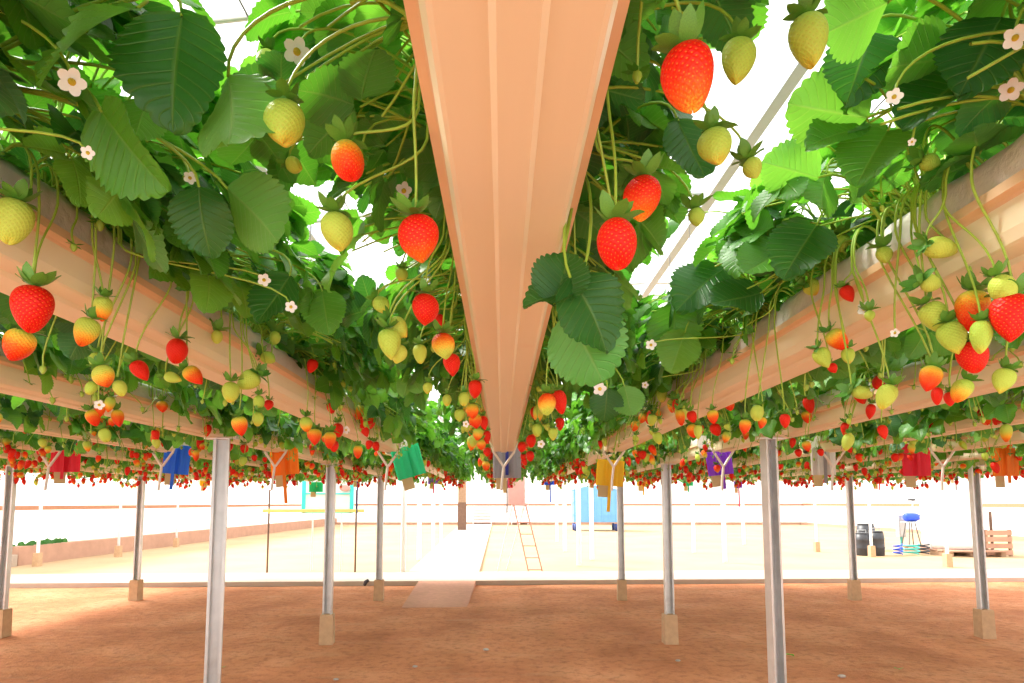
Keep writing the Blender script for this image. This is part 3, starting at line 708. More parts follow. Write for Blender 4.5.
 (1, 1003, 381, 20, 'Y', 0, -22, .93, 'yellow slanting strawberry near the tank-side edge'),
 (1, 815, 288, 18, 'A', 0, 70, 1.25, 'orange-yellow strawberry lying under dark leaves'),
 (1, 848, 294, 14, 'R', 0, 25, 1.085, 'red strawberry peeping from behind a dark leaf'),
 (1, 838, 340, 19, 'S', 0, 40, 1.15, 'slanting red strawberry before the peach gutter, tank side'),
 (1, 823, 358, 17, 'Y', 0, 30, 1.17, 'pale slanting strawberry below the slanting red one'),
 (1, 848, 356, 14, 'Y', 3, 0, 1.15, 'squat pale strawberry below the slanting red one'),
 (1, 833, 368, 9, 'R', 1, 30, 1.2, 'tiny red strawberry between two pale ones'),
 (1, 930, 163, 17, 'G', 1, 75, .84, 'yellow-green strawberry lying among stalks above the grow bag'),
 (1, 842, 243, 15, 'G', 1, 0, 1.15, 'round young strawberry in a green calyx, highest of the young ones'),
 (1, 884, 255, 15, 'G', 1, 0, .965, 'green young strawberry over the grow bag'),
 (1, 870, 316, 10, 'G', 1, 0, 1.03, 'green star-shaped young strawberry alone on the peach gutter'),
 (1, 886, 397, 20, 'Y', 0, -22, 1.05, 'plump yellow strawberry below the peach gutter on the tank side'),
 (1, 862, 393, 14, 'G', 2, 75, 1.1, 'pale strawberry lying sideways next to the plump yellow one'),
 (1, 785, 421, 11, 'R', 0, 0, 1.35, 'red strawberry in front of a pale hanging leaf'),
 (1, 757, 413, 14, 'Y', 1, -8, 1.45, 'yellow strawberry above an orange one on the tank side'),
 (1, 745, 427, 12, 'S', 0, -8, 1.5, 'red yellow-topped strawberry over the front tank-side post'),
 (1, 762, 423, 9, 'O', 0, -15, 1.5, 'orange strawberry just under the yellow one'),
 (1, 713, 417, 11, 'S', 0, 5, 1.75, 'red strawberry with tall yellow top above the purple flap'),
 (1, 692, 417, 11, 'R', 3, 15, 1.9, 'red strawberry at the far end of the peach gutter'),
 (1, 698, 432, 9, 'Y', 2, 0, 1.9, 'long yellow strawberry above the purple flap'),
 (1, 883, 432, 9, 'R', 2, 8, 1.35, 'red strawberry before the farther gutters, tank side'),
]
BIGL = [(-1, 75, 22, .58, 135, 200, (-.2, -.75, .6), 'leaf_pale', False, 1), (-1, 172, 66, .60, 118, 262, (.1, -.9, .2), 'leaf_dark', False, 4),
          (0, 236, 118, .62, 112, 285, (.1, .9, .45), 'leaf_pale', False, 8), (-1, 130, 152, .66, 100, 305, (-.7, -.6, .3), 'leaf', False, 2),
          (-1, 200, 220, .78, 68, 270, UPC, 'leaf_dark', False, 5), (-1, 258, 215, .80, 82, 320, UND, 'leaf_pale', False, 12),
          (-1, 140, 118, .7, 52, 260, UND, 'leaf_pale', False, 3), (-1, 325, 312, 1.25, 46, 280, UPC, 'leaf', False, 6),
          (-1, 275, 300, 1.1, 60, 240, UPC, 'leaf_dark', False, 7),
          (0, 586, 346, .76, 86, 298, UND, 'leaf', False, 8), (0, 594, 308, .71, 84, 305, UPC, 'leaf_dark', False, 9), (0, 548, 296, .72, 55, 190, UPC, 'leaf_dark', False, 2), (0, 562, 278, .72, 60, 75, UPC, 'leaf_dark', False, 10),
          (0, 690, 150, .75, 70, 290, UPC, 'leaf_dark', False, 11),
          (1, 872, 155, .78, 72, 235, (-.3, -.7, .5), 'leaf', False, 14), (1, 828, 112, .80, 84, 170, (-.3, .5, .8), 'leaf_pale', False, 15), (1, 836, 132, .80, 60, 190, UPC, 'leaf', False, 16),
          (1, 985, 45, .66, 90, 235, (-.2, -.8, .4), 'leaf_dark', False, 17), (1, 935, 98, .72, 84, 215, (-.5, -.6, .2), 'leaf_dark', False, 18), (1, 858, 18, .66, 82, 210, UND, 'leaf_pale', False, 19),
          (1, 918, 62, .72, 78, 185, UND, 'leaf_pale', False, 20), (1, 862, 60, .74, 74, 250, UPC, 'leaf_dark', False, 21),
          (1, 800, 250, 1.05, 66, 235, (-.2, -.8, .4), 'leaf_dark', False, 22), (1, 765, 262, 1.15, 62, 215, UPC, 'leaf', False, 23), (1, 700, 285, 1.45, 64, 215, UPC, 'leaf_dark', False, 24), (1, 675, 330, 1.55, 56, 270, UPC, 'leaf', False, 25), (1, 678, 352, 1.55, 44, 250, UPC, 'leaf_pale', False, 26),
          (1, 735, 300, 1.3, 56, 195, UPC, 'leaf_dark', False, 27), (0, 606, 405, 1.6, 34, 265, UPC, 'leaf_dark', False, 28), (0, 628, 402, 1.6, 34, 280, UND, 'leaf_pale', False, 29), (1, 790, 170, .95, 60, 160, UND, 'leaf_pale', False, 31), (1, 820, 195, .95, 55, 250, UND, 'leaf_pale', False, 32)]

FL = [(-1, 72, 82, .58, 27, 'white flower with yellow eye above two green berries, wall side'), (0, 297, 52, .70, 28, 'white flower in shade near the stalks of the centre gutter'), (0, 404, 191, .95, 18, 'white flower behind stalks beside the centre gutter'),
      (-1, 264, 280, 1.02, 13, 'white flower in leaves above the grow bag, wall side'), (-1, 291, 307, 1.03, 12, 'white drooping flower below another, wall side'), (-1, 190, 178, .82, 13, 'small white flower over dark round leaf'), (-1, 88, 153, .62, 14, 'white half-open flower amid buds, wall side'),
      (1, 1015, 38, .60, 24, 'white flower at the upper tank-side corner'), (1, 1011, 90, .70, 22, 'white flower with yellow eye under the corner flower'), (1, 894, 97, .67, 17, 'white flower before a bright leaf, tank side'), (1, 912, 142, .73, 8, 'tiny white flower by the hanging leaf, tank side'),
      (1, 651, 345, 1.48, 11, 'white flower shining in the far leaves, tank side'), (1, 864, 309, 1.05, 14, 'white flower dangling before the peach gutter, tank side'), (1, 895, 333, .97, 9, 'white flower below the peach gutter, tank side'),
      (0, 541, 444, 2.2, 8, 'white flower under the yellow strawberries, centre gutter'), (0, 466, 424, 1.75, 7, 'white flower beside the red string of the centre gutter'), (0, 600, 389, 1.4, 14, 'white flower behind the drooping pale leaf'), (1, 645, 385, 1.9, 7, 'white flower low over the far peach gutter end'),
      (-1, 99, 405, 1.3, 10, 'white flower under the tilted pale strawberry'), (-1, 346, 430, 2.3, 8, 'white flower by the deep red bunch')]
def proj(p):
    d = np.array(p)-np.array([0, 0, H]); fw = d[1]*CP+d[2]*SP; up = -d[1]*SP+d[2]*CP
    return (CX+F*d[0]/fw, CY-F*up/fw, fw)
GAPS = [(782, 95, 44, 56), (738, 150, 18, 40), (705, 205, 14, 32), (652, 275, 18, 14), (812, 30, 20, 30), (212, 58, 10, 8), (322, 232, 14, 7), (300, 190, 9, 6), (378, 262, 14, 18)]
def free_for(loc):
    loc = np.array(loc)
    def ok(tip):
        x, y, d = proj(loc+tip)
        if d < .25: return False
        rl = .052*F/d
        for g in GAPS:
            if ((x-g[0])/(g[2]+rl*.42))**2+((y-g[1])/(g[3]+rl*.42))**2 < 1: return False
        for h in HAND:
            if d < h[7]+.02 and abs(x-h[1]) < h[3]*.5+rl*.88 and abs(y-h[2]) < h[3]*.75+rl*.85: return False
        for q in BIGL:
            if d < q[3] and (x-q[1])**2+(y-q[2])**2 < (q[4]*.42+rl*.7)**2: return False
        for q in FL:
            if d < q[3] and (x-q[1])**2+(y-q[2])**2 < (q[4]*.5+rl*.7)**2: return False
        return True
    return ok
LM = [M['leaf'], M['leaf_dark'], M['leaf_pale']]
NEARP, MIDP = [], []
for i in range(7):
    fo, st = plant_arrays(100+i, MID, 54, 5, 1., 12, 8); NEARP.append((fo.mesh('foliage', LM), st.mesh('stalks', M['stalk'])))
for i in range(6):
    fo, st = plant_arrays(200+i, [leaflet(9, 4, 4.5, f, c, .05, 0, i) for f, c in ((.28, .25), (.1, .38), (.42, .1))], 60, 4, 1.05, 22, 5, droop=.60); MIDP.append((fo.mesh('foliage', LM), st.mesh('stalks', M['stalk'])))
PSTEP = .285
plants = {}
n_plants = 0
for k in range(-4, 5):
    y = .30 if abs(k) < 3 else .75
    i = 0
    y += (k % 2)*.12
    while y < Y_END-.05:
        if not (Y_J-.06 < y < Y_J+.28):
            i += 1
            src = NEARP if y < 2.6 and abs(k) < 3 else MIDP
            fm, sm = src[R.randrange(len(src))]
            e = empty('strawberry_plant', (gx(k)+R.uniform(-.012, .012), y, ZT-.004), 0)
            flip = R.choice((0, PI)); s = R.uniform(.9, 1.12)
            if abs(k) <= 1 and y < 2.5:
                flip, s = 0, 1.
                fo, st = plant_arrays(500+n_plants, MID, 104, 6, 1., 8, 9, free_for(e.location), 20, .72, 1.15); fm, sm = fo.mesh('foliage', LM), st.mesh('stalks', M['stalk'])
            link('foliage', fm, e, None, (0, 0, flip)).scale = (s, s, s)
            link('stalks', sm, e, None, (0, 0, flip)).scale = (s, s, s)
            if i <= 9: tag(e, f'leafy strawberry plant, {ORD[i]} along the {gname(k)}', 'strawberry plant', 'strawberry plants')
            elif y < Y_J: tag(e, f'strawberry plant in the {gname(k)}, shortly before the coloured flaps', 'strawberry plant', f'plants shortly before the flap of {gname(k)}')
            else: tag(e, f'distant strawberry plant in the {gname(k)}, behind the coloured flaps', 'strawberry plant', f'plants behind the flap of {gname(k)}')
            plants.setdefault(k, []).append((y, e)); n_plants += 1
        y += PSTEP*R.uniform(.92, 1.08)
# foliage of the outer rows, seen only as a green mass
mass_arr = []
for i in range(4):
    fo, st = plant_arrays(300+i, LOW, 50, 3, 1.1, 18, 4, droop=.58); mass_arr.append((fo, st))
big = MB('luv')
for k in [q for q in range(KMIN, KMAX+1) if abs(q) > 4]:
    y = 2.6
    while y < Y_END:
        fo, st = mass_arr[R.randrange(4)]; sgn = R.choice((-1, 1)); off = np.array([gx(k), y, ZT])
        for src, mo in ((fo, None), (st, 3)):
            o0 = big.n
            V = np.concatenate(src.v)*np.array([sgn, sgn, 1])+off; A = np.concatenate(src.a)
            big.v.append(V.astype(np.float32)); big.a.append(A)
            for f, o, mi in src.f: big.f.append((f, o0+o, mi if mo is None else mo))
            big.n += len(V)
        y += PSTEP*R.uniform(.9, 1.1)
tag(big.build('strawberry_foliage', LM+[M['stalk']]), 'green mass of strawberry leaves on the outer gutters', 'foliage', kind='stuff')

# ------------------------------------------------------------------ large single leaves near the camera: parts of the plant they grow on
def big_leaf(k, px, py, y, size_px, ang, normal, kind='leaf', tri=False, seed=0, W=.5, to=None):
    """ang: direction of the leaf tip in the picture plane (degrees, 0 = right, 90 = up); leaf centre at the photo position"""
    c = np.array(pt(px, py, y)); s = size_px*y/F; a = math.radians(ang)
    d = np.array([math.cos(a), R.uniform(-.15, .15), math.sin(a)]); n = np.array(normal, float)
    m = MB('luv'); r = random.Random(seed); base = c-d*s*.5; rnd = r.random()
    tpl = HI[seed % 4]
    if tri: trifoliate(m, HI, base, d, n, s, r, 0)
    else: put_leaflet(m, tpl, base, d, n, s, rnd)
    best = min(plants[k], key=lambda q: abs(q[0]-y)); e = best[1]; o = np.array(e.location)
    m.v = [v-o.astype(np.float32) for v in m.v]
    lf = m.build('leaf', [M[kind]], e)
    side = 1 if c[0] > gx(k) else -1
    p0 = np.array([side*.085, 0, -.01]); p3 = base-o
    t = MB('luv'); t.tube(bez(p0, p0+np.array([side*.05, 0, .08]), p3-d*s*.5+np.array([0, 0, .03]), p3+d*s*.02, 14), np.linspace(.0026, .0018, 14), 7, False, a=(.5, .5, .5))
    t.build('petiole', M['stalk'], lf)
UPC = (0, -.8, .6)      # upper face turned to the camera
UND = (0, .75, .65)     # underside turned to the camera
for a in BIGL:
    big_leaf(*a[:8], tri=a[8], seed=a[9])

# ------------------------------------------------------------------ strawberries
def berry_arr(kind, ns=28, nr=22, seed=0):
    r = np.random.default_rng(seed)
    t = .5-.5*np.cos(PI*np.linspace(0, 1, nr+1))
    if kind == 'cone': w = .5*np.sin(PI*np.clip(t, 0, 1)**.66)**.54; L = 1.28
    elif kind == 'globe': w = .5*np.sin(PI*t**.84)**.50; L = 1.15
    elif kind == 'long': w = .5*np.sin(PI*t**.70)**.54; L = 1.6
    else: w = .5*np.sin(PI*t**.76)**.44; L = 1.12
    w = w/np.max(w)*.5; w[0] = .02; w[-1] = .004
    u = np.linspace(0, 1, ns+1); th = u*2*PI
    ph = r.uniform(0, 6, 3)
    RR = w[:, None]*(1+.045*np.sin(2*th+ph[0])[None]+.03*np.sin(3*th+ph[1])[None]*t[:, None])
    Z = -L*t[:, None]*np.ones_like(RR)+.06*np.exp(-(t[:, None]/.12)**2)*0
    Z = Z-.05*np.sin(th*2+ph[2])[None]*t[:, None]
    sy = .82 if kind == 'wedge' else .95
    V = np.stack([RR*np.cos(th), RR*np.sin(th)*sy, Z], -1).reshape(-1, 3)
    V[:, 0] += .07*np.sin(ph[0])*np.repeat(t, ns+1)**2
    i = np.arange(nr*ns); b = (i//ns)*(ns+1)+i % ns
    f = np.stack([b, b+ns+1, b+ns+2, b+1], 1)
    buv = np.stack([np.tile(u, nr+1), np.repeat(t, ns+1), np.zeros(len(V))], -1)
    return V, f, buv
BK = [berry_arr('cone', seed=1), berry_arr('globe', seed=2), berry_arr('long', seed=3), berry_arr('wedge', seed=4), berry_arr('cone', seed=6)]
def calyx_arr(seed, hi=True):
    r = random.Random(seed); m = MB()
    n = 9
    for i in range(n):
        a = 2*PI*i/n+r.uniform(-.15, .15); e0 = r.uniform(.0, 1.25); Ls = r.uniform(.50, .78); Wd = .17
        ax = np.array([math.cos(a), math.sin(a), 0]); q = np.array([-math.sin(a), math.cos(a), 0]); v = []
        K = 5
        for j in range(K+1):
            t = j/K; el = e0*(t**.7)-.25*t*t; rr = .03+Ls*t*math.cos(el); z = .02+Ls*t*math.sin(el)
            wv = Wd*math.sin(PI*min(1, t*.86+.10))**.8 if j < K else .004
            for s in (-1, 0, 1): v.append(ax*rr+q*wv*s+np.array([0, 0, z+(.03 if s else 0)]))
        m.add(v, [(j*3+i2, j*3+i2+1, j*3+i2+4, j*3+i2+3) for j in range(K) for i2 in range(2)])
    return m
CAL = [calyx_arr(i).mesh('calyx', M['sepal']) for i in range(4)]
BM = []
for i, (V, f, a) in enumerate(BK):
    m = MB('buv'); m.add(V, f, a); BM.append(m.mesh('strawberry', M['berry']))
# small far berries: body and calyx in one mesh
BF = []
for i, kd in enumerate(('cone', 'globe', 'long', 'wedge')):
    V, f, a = berry_arr(kd, 14, 10, 40+i); m = MB('buv'); m.add(V, f, a); c = calyx_arr(50+i); o0 = m.n
    CV = np.concatenate(c.v); m.v.append(CV); m.a.append(np.zeros((len(CV), 3), np.float32)); m.f += [(ff, o0+o, 1) for ff, o, mi in c.f]; m.n += len(CV)
    m.tube([(0, 0, 0), (.05, .03, 1.2), (.12, 0, 2.6), (.2, 0, 4.)], .045, 4, False, mi=2); BF.append(m.mesh('strawberry', [M['berry'], M['sepal'], M['stalk']]))
COLOR = {  # (ripeness, mode: 0 pale shoulder, 1 pale tip), words
    'R': ((.98, 0.2), 'ripe red'), 'T': ((.72, 1.), 'red pale-tipped'), 'S': ((.53, .0), 'red white-shouldered'), 'O': ((.50, .1), 'half-ripe orange'), 'P': ((.46, 1.), 'orange yellow-tipped'), 'A': ((.34, .0), 'yellow orange-tipped'), 'Y': ((.12, .0), 'unripe yellowish'), 'G': ((.0, 0.), 'small unripe green')}
n_berry = 0
def stem_mesh(berry_top, k, scale=1.):
    side = 1 if berry_top[0] > gx(k) else -1
    b = np.array(berry_top); off = R.uniform(-.05, .05)
    a = np.array([gx(k)+side*.05, b[1]+off, ZT-.005]); rim = np.array([gx(k)+side*R.uniform(.103, .112), b[1]+off*.8, ZT-.045])
    if b[2] < rim[2]-.02:
        P = np.concatenate([bez(a, a+np.array([side*.03, 0, .05]), rim+np.array([0, 0, .06]), rim, 8)[:-1], bez(rim, rim+np.array([R.uniform(-.004, .01)*side, 0, -.04]), b+np.array([R.uniform(-.01, .01), R.uniform(-.01, .01), min(.07, (rim[2]-b[2])*.6)]), b, 10)])-b
    else: P = bez(a, a+np.array([side*.05, 0, .07]), b+np.array([-side*.01, 0, .09]), b, 16)-b
    m = MB(); m.tube(P, np.linspace(.0022, .0015, len(P)), 6, False); return m.mesh('stem', M['stalk'])
def berry(k, c, W, col, shape, tilt, label, yaw=0., nod=0.):
    (rp, md), w = COLOR[col]
    me = BM[shape]; L = {0: 1.28, 1: 1.15, 2: 1.6, 3: 1.12, 4: 1.28}[shape]
    rot = Matrix.Rotation(-math.radians(tilt), 3, 'Y') @ Matrix.Rotation(nod, 3, 'X') @ Matrix.Rotation(yaw, 3, 'Z')
    top = Vector(c)+rot @ Vector((0, 0, L*W/2))
    o = link('strawberry', me, None, top); o.rotation_euler = rot.to_euler(); o.scale = (W, W, W)
    o.color = (min(1, max(0, rp+R.uniform(-.03, .03))), md, 0, 1)
    tag(o, label, 'strawberry', 'hanging strawberries')
    cs = 1.0 if col not in 'G' else 1.7
    cx = link('calyx', CAL[R.randrange(4)], o, None, (0, 0, R.uniform(0, 6))); cx.scale = (cs, cs, cs)
    s = link('stem', stem_mesh(tuple(top), k), o)
    s.matrix_parent_inverse = (Matrix.Translation(top) @ rot.to_4x4() @ Matrix.Diagonal((W, W, W, 1))).inverted()
    s.location = top
    return o
for (k, px, py, w, col, sh, tilt, y, lab) in HAND:
    c = pt(px, py, y); berry(k, c, w*y/F, col, sh, tilt, lab, R.uniform(0, 6), R.uniform(-.15, .15)); n_berry += 1

cand = []
FLAPS = [(66, 441, 468, 28), (178, 444, 470, 25), (283, 443, 471, 26), (404, 446, 474, 27), (507, 447, 474, 26), (611, 459, 482, 25), (718, 450, 471, 23), (823, 447, 471, 22), (916, 443, 472, 25), (1005, 447, 472, 23)]
for k in range(KMIN, KMAX+1):
    for s in (-1, 1):
        inner = (k == 0) or (k > 0 and s < 0) or (k < 0 and s > 0)
        y = {0: 1.9, 1: 2.0, 2: 1.5}.get(abs(k), 1.9)
        if not inner: y += 0 if abs(k) > 1 else .2
        while y < Y_END-.05:
            y += R.expovariate(5.2)*(1. if inner else 1.15)
            n = R.choice((1, 1, 2, 2, 3, 4)); dropc = R.uniform(-.075, .085)
            for _ in range(n):
                yy = y+R.gauss(0, .04); x = gx(k)+s*R.uniform(.105, .165); z = ZB+dropc+R.gauss(0, .035)
                z = max(ZB-.115, min(ZT, z))
                if yy > Y_END: continue
                u = R.random()
                far = min(1, max(0, (yy-2)/4))
                pr = .30+.28*far
                col = ('R' if u < pr*.75 else 'S' if u < pr else 'O' if u < pr+.14 else 'A' if u < pr+.24 else 'Y' if u < pr+.42 else 'G')
                q = proj((x, yy, z))
                if q[2] < 4.2 and R.random() < .75 and any(abs(q[0]-f[0]) < f[3]*.6 and f[1]-4 < q[1] < f[2]+4 for f in FLAPS): continue
                if -10 < q[0] < 1034 and -10 < q[1] < 683: cand.append((q[2], k, s, x, yy, z, col))
cand.sort(key=lambda t: t[0])
NB = 300-n_berry
rank = {}
GCOL = {'R': 'red', 'S': 'red yellow-topped', 'O': 'orange', 'A': 'yellow orange-tipped', 'Y': 'pale yellow', 'G': 'small green'}
for (d, k, s, x, y, z, col) in cand[:NB]:
    sname = 'inner' if (k == 0 or s*k < 0) else 'outer'
    if k == 0: sname = 'tank' if s > 0 else 'wall'
    key = (k, sname, col); rank[key] = rank.get(key, 0)+1; i = rank[key]
    W = R.uniform(.032, .046)*(1 if col != 'G' else .55)
    if i <= 3 and not (k == 0 or (abs(k) == 1 and sname == 'inner')): lab, grp = f'{ORD[i]} {GCOL[col]} strawberry, {sname} side of {gname(k)}', 'strawberries under the gutters'
    else: lab, grp = f'farther {GCOL[col]} strawberry, {sname} side of {gname(k)}', f'farther {GCOL[col]} strawberries, {sname} side of {gname(k)}'
    if d < 3.2:
        o = berry(k, (x, y, z), W, col, R.randrange(5), R.gauss(0, 14), lab, R.uniform(0, 6), R.gauss(0, .2)); o['group'] = grp
    else:
        o = link('strawberry', BF[R.randrange(4)], None, (x, y, z), (R.gauss(0, .2), R.gauss(0, .2), R.uniform(0, 6))); o.scale = (W,)*3
        (rp, md), w = COLOR[col]; o.color = (rp, md, 0, 1); tag(o, lab, 'strawberry', grp)
mass = MB('buv')
TB = [berry_arr(kd, 9, 7, 60+i) for i, kd in enumerate(('cone', 'globe', 'long'))]
TC = []
for i in range(3):
    c = calyx_arr(70+i); TC.append((np.concatenate(c.v), c.f))
for (d, k, s, x, y, z, col) in cand[NB:]:
    W = R.uniform(.032, .046)*(1 if col != 'G' else .6); V, f, a = TB[R.randrange(3)]; a = a.copy(); a[:, 2] = COLOR[col][0][0]
    rot = np.array(Euler((R.gauss(0, .25), R.gauss(0, .25), R.uniform(0, 6))).to_matrix())
    mass.add(V*W @ rot.T+np.array([x, y, z]), f, a)
    CV, cf = TC[R.randrange(3)]; o0 = mass.n; v = CV*W @ rot.T+np.array([x, y, z]); mass.v.append(v.astype(np.float32)); mass.a.append(np.zeros((len(v), 3), np.float32)); mass.f += [(ff, o0+o, 1) for ff, o, mi in cf]; mass.n += len(v)
    mass.tube(bez((x, y, z), (x, y, z+.05), (x-s*.01, y, ZT+.03), (gx(k)+s*.06, y, ZT), 5), .0014, 3, False, mi=2)
if mass.n: tag(mass.build('strawberry_fruit', [M['berry_mass'], M['sepal'], M['stalk']]), 'countless tiny distant strawberries hanging under the gutters', 'strawberries', kind='stuff')
print('CAND', len(cand), 'plants', n_plants)

# ------------------------------------------------------------------ flowers
pm = MB()
for i in range(5):
    a = 2*PI*i/5; ax = np.array([math.cos(a), math.sin(a), 0]); q = np.array([-math.sin(a), math.cos(a), 0]); v = []
    for j in range(6):
        t = j/5; w = .25*math.sin(PI*min(1, .12+.80*t))**.7
        for s in (-1, 0, 1): v.append(ax*(.12+.48*t)+q*w*s+np.array([0, 0, .06*t*t+.04*abs(s)]))
    pm.add(v, [(j*3+i2, j*3+i2+1, j*3+i2+4, j*3+i2+3) for j in range(5) for i2 in range(2)])
PET = pm.mesh('petals', M['petal'])
em = MB(); em.lathe([(.17, 0), (.16, .06), (.10, .11), (.02, .13)], 10); EYE = em.mesh('flower_eye', M['flower_eye'])
for k, px, py, y, w, lab in FL:
    c = pt(px, py, y); W = w*y/F*.85; n = ((Vector((0, 0, H))-c).normalized()+Vector((R.uniform(-.4, .4), R.uniform(-.2, .2), R.uniform(-.1, .5)))).normalized()
    e = empty('strawberry_flower', c); e.rotation_euler = n.to_track_quat('Z', 'Y').to_euler(); tag(e, lab, 'flower', 'white strawberry flowers')
    link('petals', PET, e).scale = (W,)*3; link('flower_eye', EYE, e, (0, 0, .02*W)).scale = (W,)*3; q = link('calyx', CAL[R.randrange(4)], e, (0, 0, -.03*W)); q.scale = (W*.8, W*.8, -W*.5)
    s = link('stem', stem_mesh(tuple(c), k), e); s.matrix_parent_inverse = (Matrix.Translation(c) @ e.rotation_euler.to_matrix().to_4x4()).inverted(); s.location = c-n*.06*W

# ------------------------------------------------------------------ things in the yard
# white tank on its pallet
p = gp(953, 557); e = empty('pallet', (p.x*1.055, p.y+.75, 0)); tag(e, 'low reddish wooden pallet under the white tank', 'pallet')
for i in range(7): m = MB(); m.box((0, -.72+i*.24, .125), (1.3, .16, .03)); m.build('plank', M['kerb_brown'], e, smooth=False)
for x in (-.58, 0, .58): m = MB(); m.box((x, 0, .055), (.1, 1.5, .11)); m.build('runner', M['wood'], e, smooth=False)
e = empty('water_tank', (p.x*1.055, p.y+.75, .14)); tag(e, 'tall white round water tank standing on a pallet', 'tank')
m = MB(); rb = .56; prof = [(.02, 0), (rb-.04, 0), (rb, .05)]
for i in range(7):
    z = .10+i*.27; prof += [(rb+.03, z), (rb+.03, z+.10), (rb+.012, z+.13), (rb+.012, z+.24)]
prof += [(rb+.02, 2.05), (rb-.05, 2.12), (.3, 2.3), (.02, 2.32)]
m.lathe([(r_*1.0, z) for r_, z in prof], 40); m.build('tank_shell', M['tank_white'], e)
m = MB(); m.lathe([(.02, 2.29), (.24, 2.29), (.25, 2.40), (.02, 2.42)], 24); m.build('lid', M['tank_white'], e)
m = MB(); m.tube([(-.63, -.2, .0), (-.68, -.2, 1.0), (-.80, -.2, 1.95), (-.45, -.15, 2.2)], .012, 8); m.build('fill_pipe', M['grey_box'], e)
def drum(px, py, w, h, lab, dy=0.):
    p = gp(px, py); e = empty('drum', (p.x, p.y+.15+dy, 0)); tag(e, lab, 'drum', 'black drums by the pump'); r = w/2
    m = MB(); m.lathe([(.02, 0), (r*.9, 0), (r*.97, .02), (r, h*.3), (r*1.04, h*.33), (r, h*.36), (r, h*.66), (r*1.04, h*.69), (r, h*.72), (r*.93, h*.93), (r*.5, h*.95), (.02, h*.95)], 24); m.build('body', M['black_plastic'], e)
    m = MB(); m.lathe([(.02, h*.94), (r*.86, h*.94), (r*.9, h*.97), (r*.86, h), (.02, h)], 24); m.build('lid', M['black_plastic'], e)
    m = MB(); m.tube([(-r*.6, 0, h), (-r*.6, 0, h+.06), (r*.6, 0, h+.06), (r*.6, 0, h)], .01, 6); m.build('handle', M['grey_box'], e)
drum(867, 556, .30, .52, 'black drum with its side behind the white post')
drum(881, 556, .33, .56, 'black drum facing the pump stand')
drum(879, 552, .42, .68, 'tallest black drum, standing behind the other two', .35)
p = gp(915, 552); e = empty('pump_stand', (p.x, p.y+.1, 0)); tag(e, 'pump stand with bright blue motor between drums and white tank', 'pump')
m = MB()
for sx, sy in ((-.11, -.1), (.11, -.1), (-.11, .12), (.11, .12)): 
    m = MB(); m.tube([(sx*1.5, sy*1.4, 0), (sx*.6, sy*.6, .72)], .013, 8); m.build('leg', M['wire'], e)
m = MB(); m.box((0, 0, .73), (.34, .24, .025)); m.build('shelf', M['grey_box'], e, smooth=False)
m = MB(); m.lathe([(.02, -.17), (.08, -.17), (.105, -.14), (.105, .10), (.09, .13), (.07, .19), (.02, .19)], 20, (0.03, 0, .85), axis='X'); m.build('motor', M['motor_blue'], e)
m = MB(); m.tube([(0.05, 0, .95), (.08, -.02, 1.3), (.05, 0, 1.75)], .016, 8); m.build('riser_pipe', M['strap'], e)
m = MB(); m.box((.06, 0, 1.28), (.14, .08, .05)); m.build('valve', M['black_plastic'], e, smooth=False)
p = gp(906, 551); e = empty('control_box', (p.x, p.y+.15, 0)); tag(e, 'slim grey control cabinet on a post beside the pump', 'control box')
m = MB(); m.box((0, 0, .62), (.17, .14, .55)); m.build('cabinet', M['grey_box'], e, smooth=False)
m = MB(); m.box((0, -.075, .62), (.14, .01, .50)); m.build('door', M['steel'], e, smooth=False)
m = MB(); m.tube([(0, 0, 0), (0, 0, .36)], .03, 10); m.build('post', M['teal_hose'], e)
p = gp(918, 556)
for i, (dx, dy, rr, mt, lab) in enumerate(((0.0, 0, .16, 'teal_hose', 'coil of teal hose on the sand below the pump'), (.32, .1, .14, 'black_plastic', 'coil of black hose on the sand beside the teal coil'), (-.34, -.05, .09, 'motor_blue', 'small coil of blue hose next to the drums'))):
    m = MB(); t = np.linspace(0, 2*PI*3, 70); m.tube(np.stack([p.x+dx+(rr+.012*np.sin(3*t))*np.cos(t), p.y+dy+.2+(rr+.01*np.cos(2*t))*np.sin(t), .03+.012*t], 1), .016, 6)
    tag(m.build('hose_coil', M[mt]), lab, 'hose', 'hoses by the pump')
p = gp(992, 557); e = empty('crate', (p.x*1.03, p.y+.4, 0)); tag(e, 'brown wooden crate behind the outer steel post, tank side', 'crate')
for i in range(4):
    m = MB(); m.box((0, -.22, .08+i*.15), (.6, .02, .11)); m.build('slat', M['kerb_brown'], e, smooth=False)
    m = MB(); m.box((-.29, 0, .08+i*.15), (.02, .44, .11)); m.build('slat', M['kerb_brown'], e, smooth=False)
for sx in (-.27, .27): m = MB(); m.box((sx, -.19, .3), (.05, .05, .6)); m.build('corner_post', M['wood'], e, smooth=False)
m = MB(); m.tube([(.1, .1, 0), (.1, .1, 1.0)], .03, 8); m.build('stake', M['dark_wood'], e)
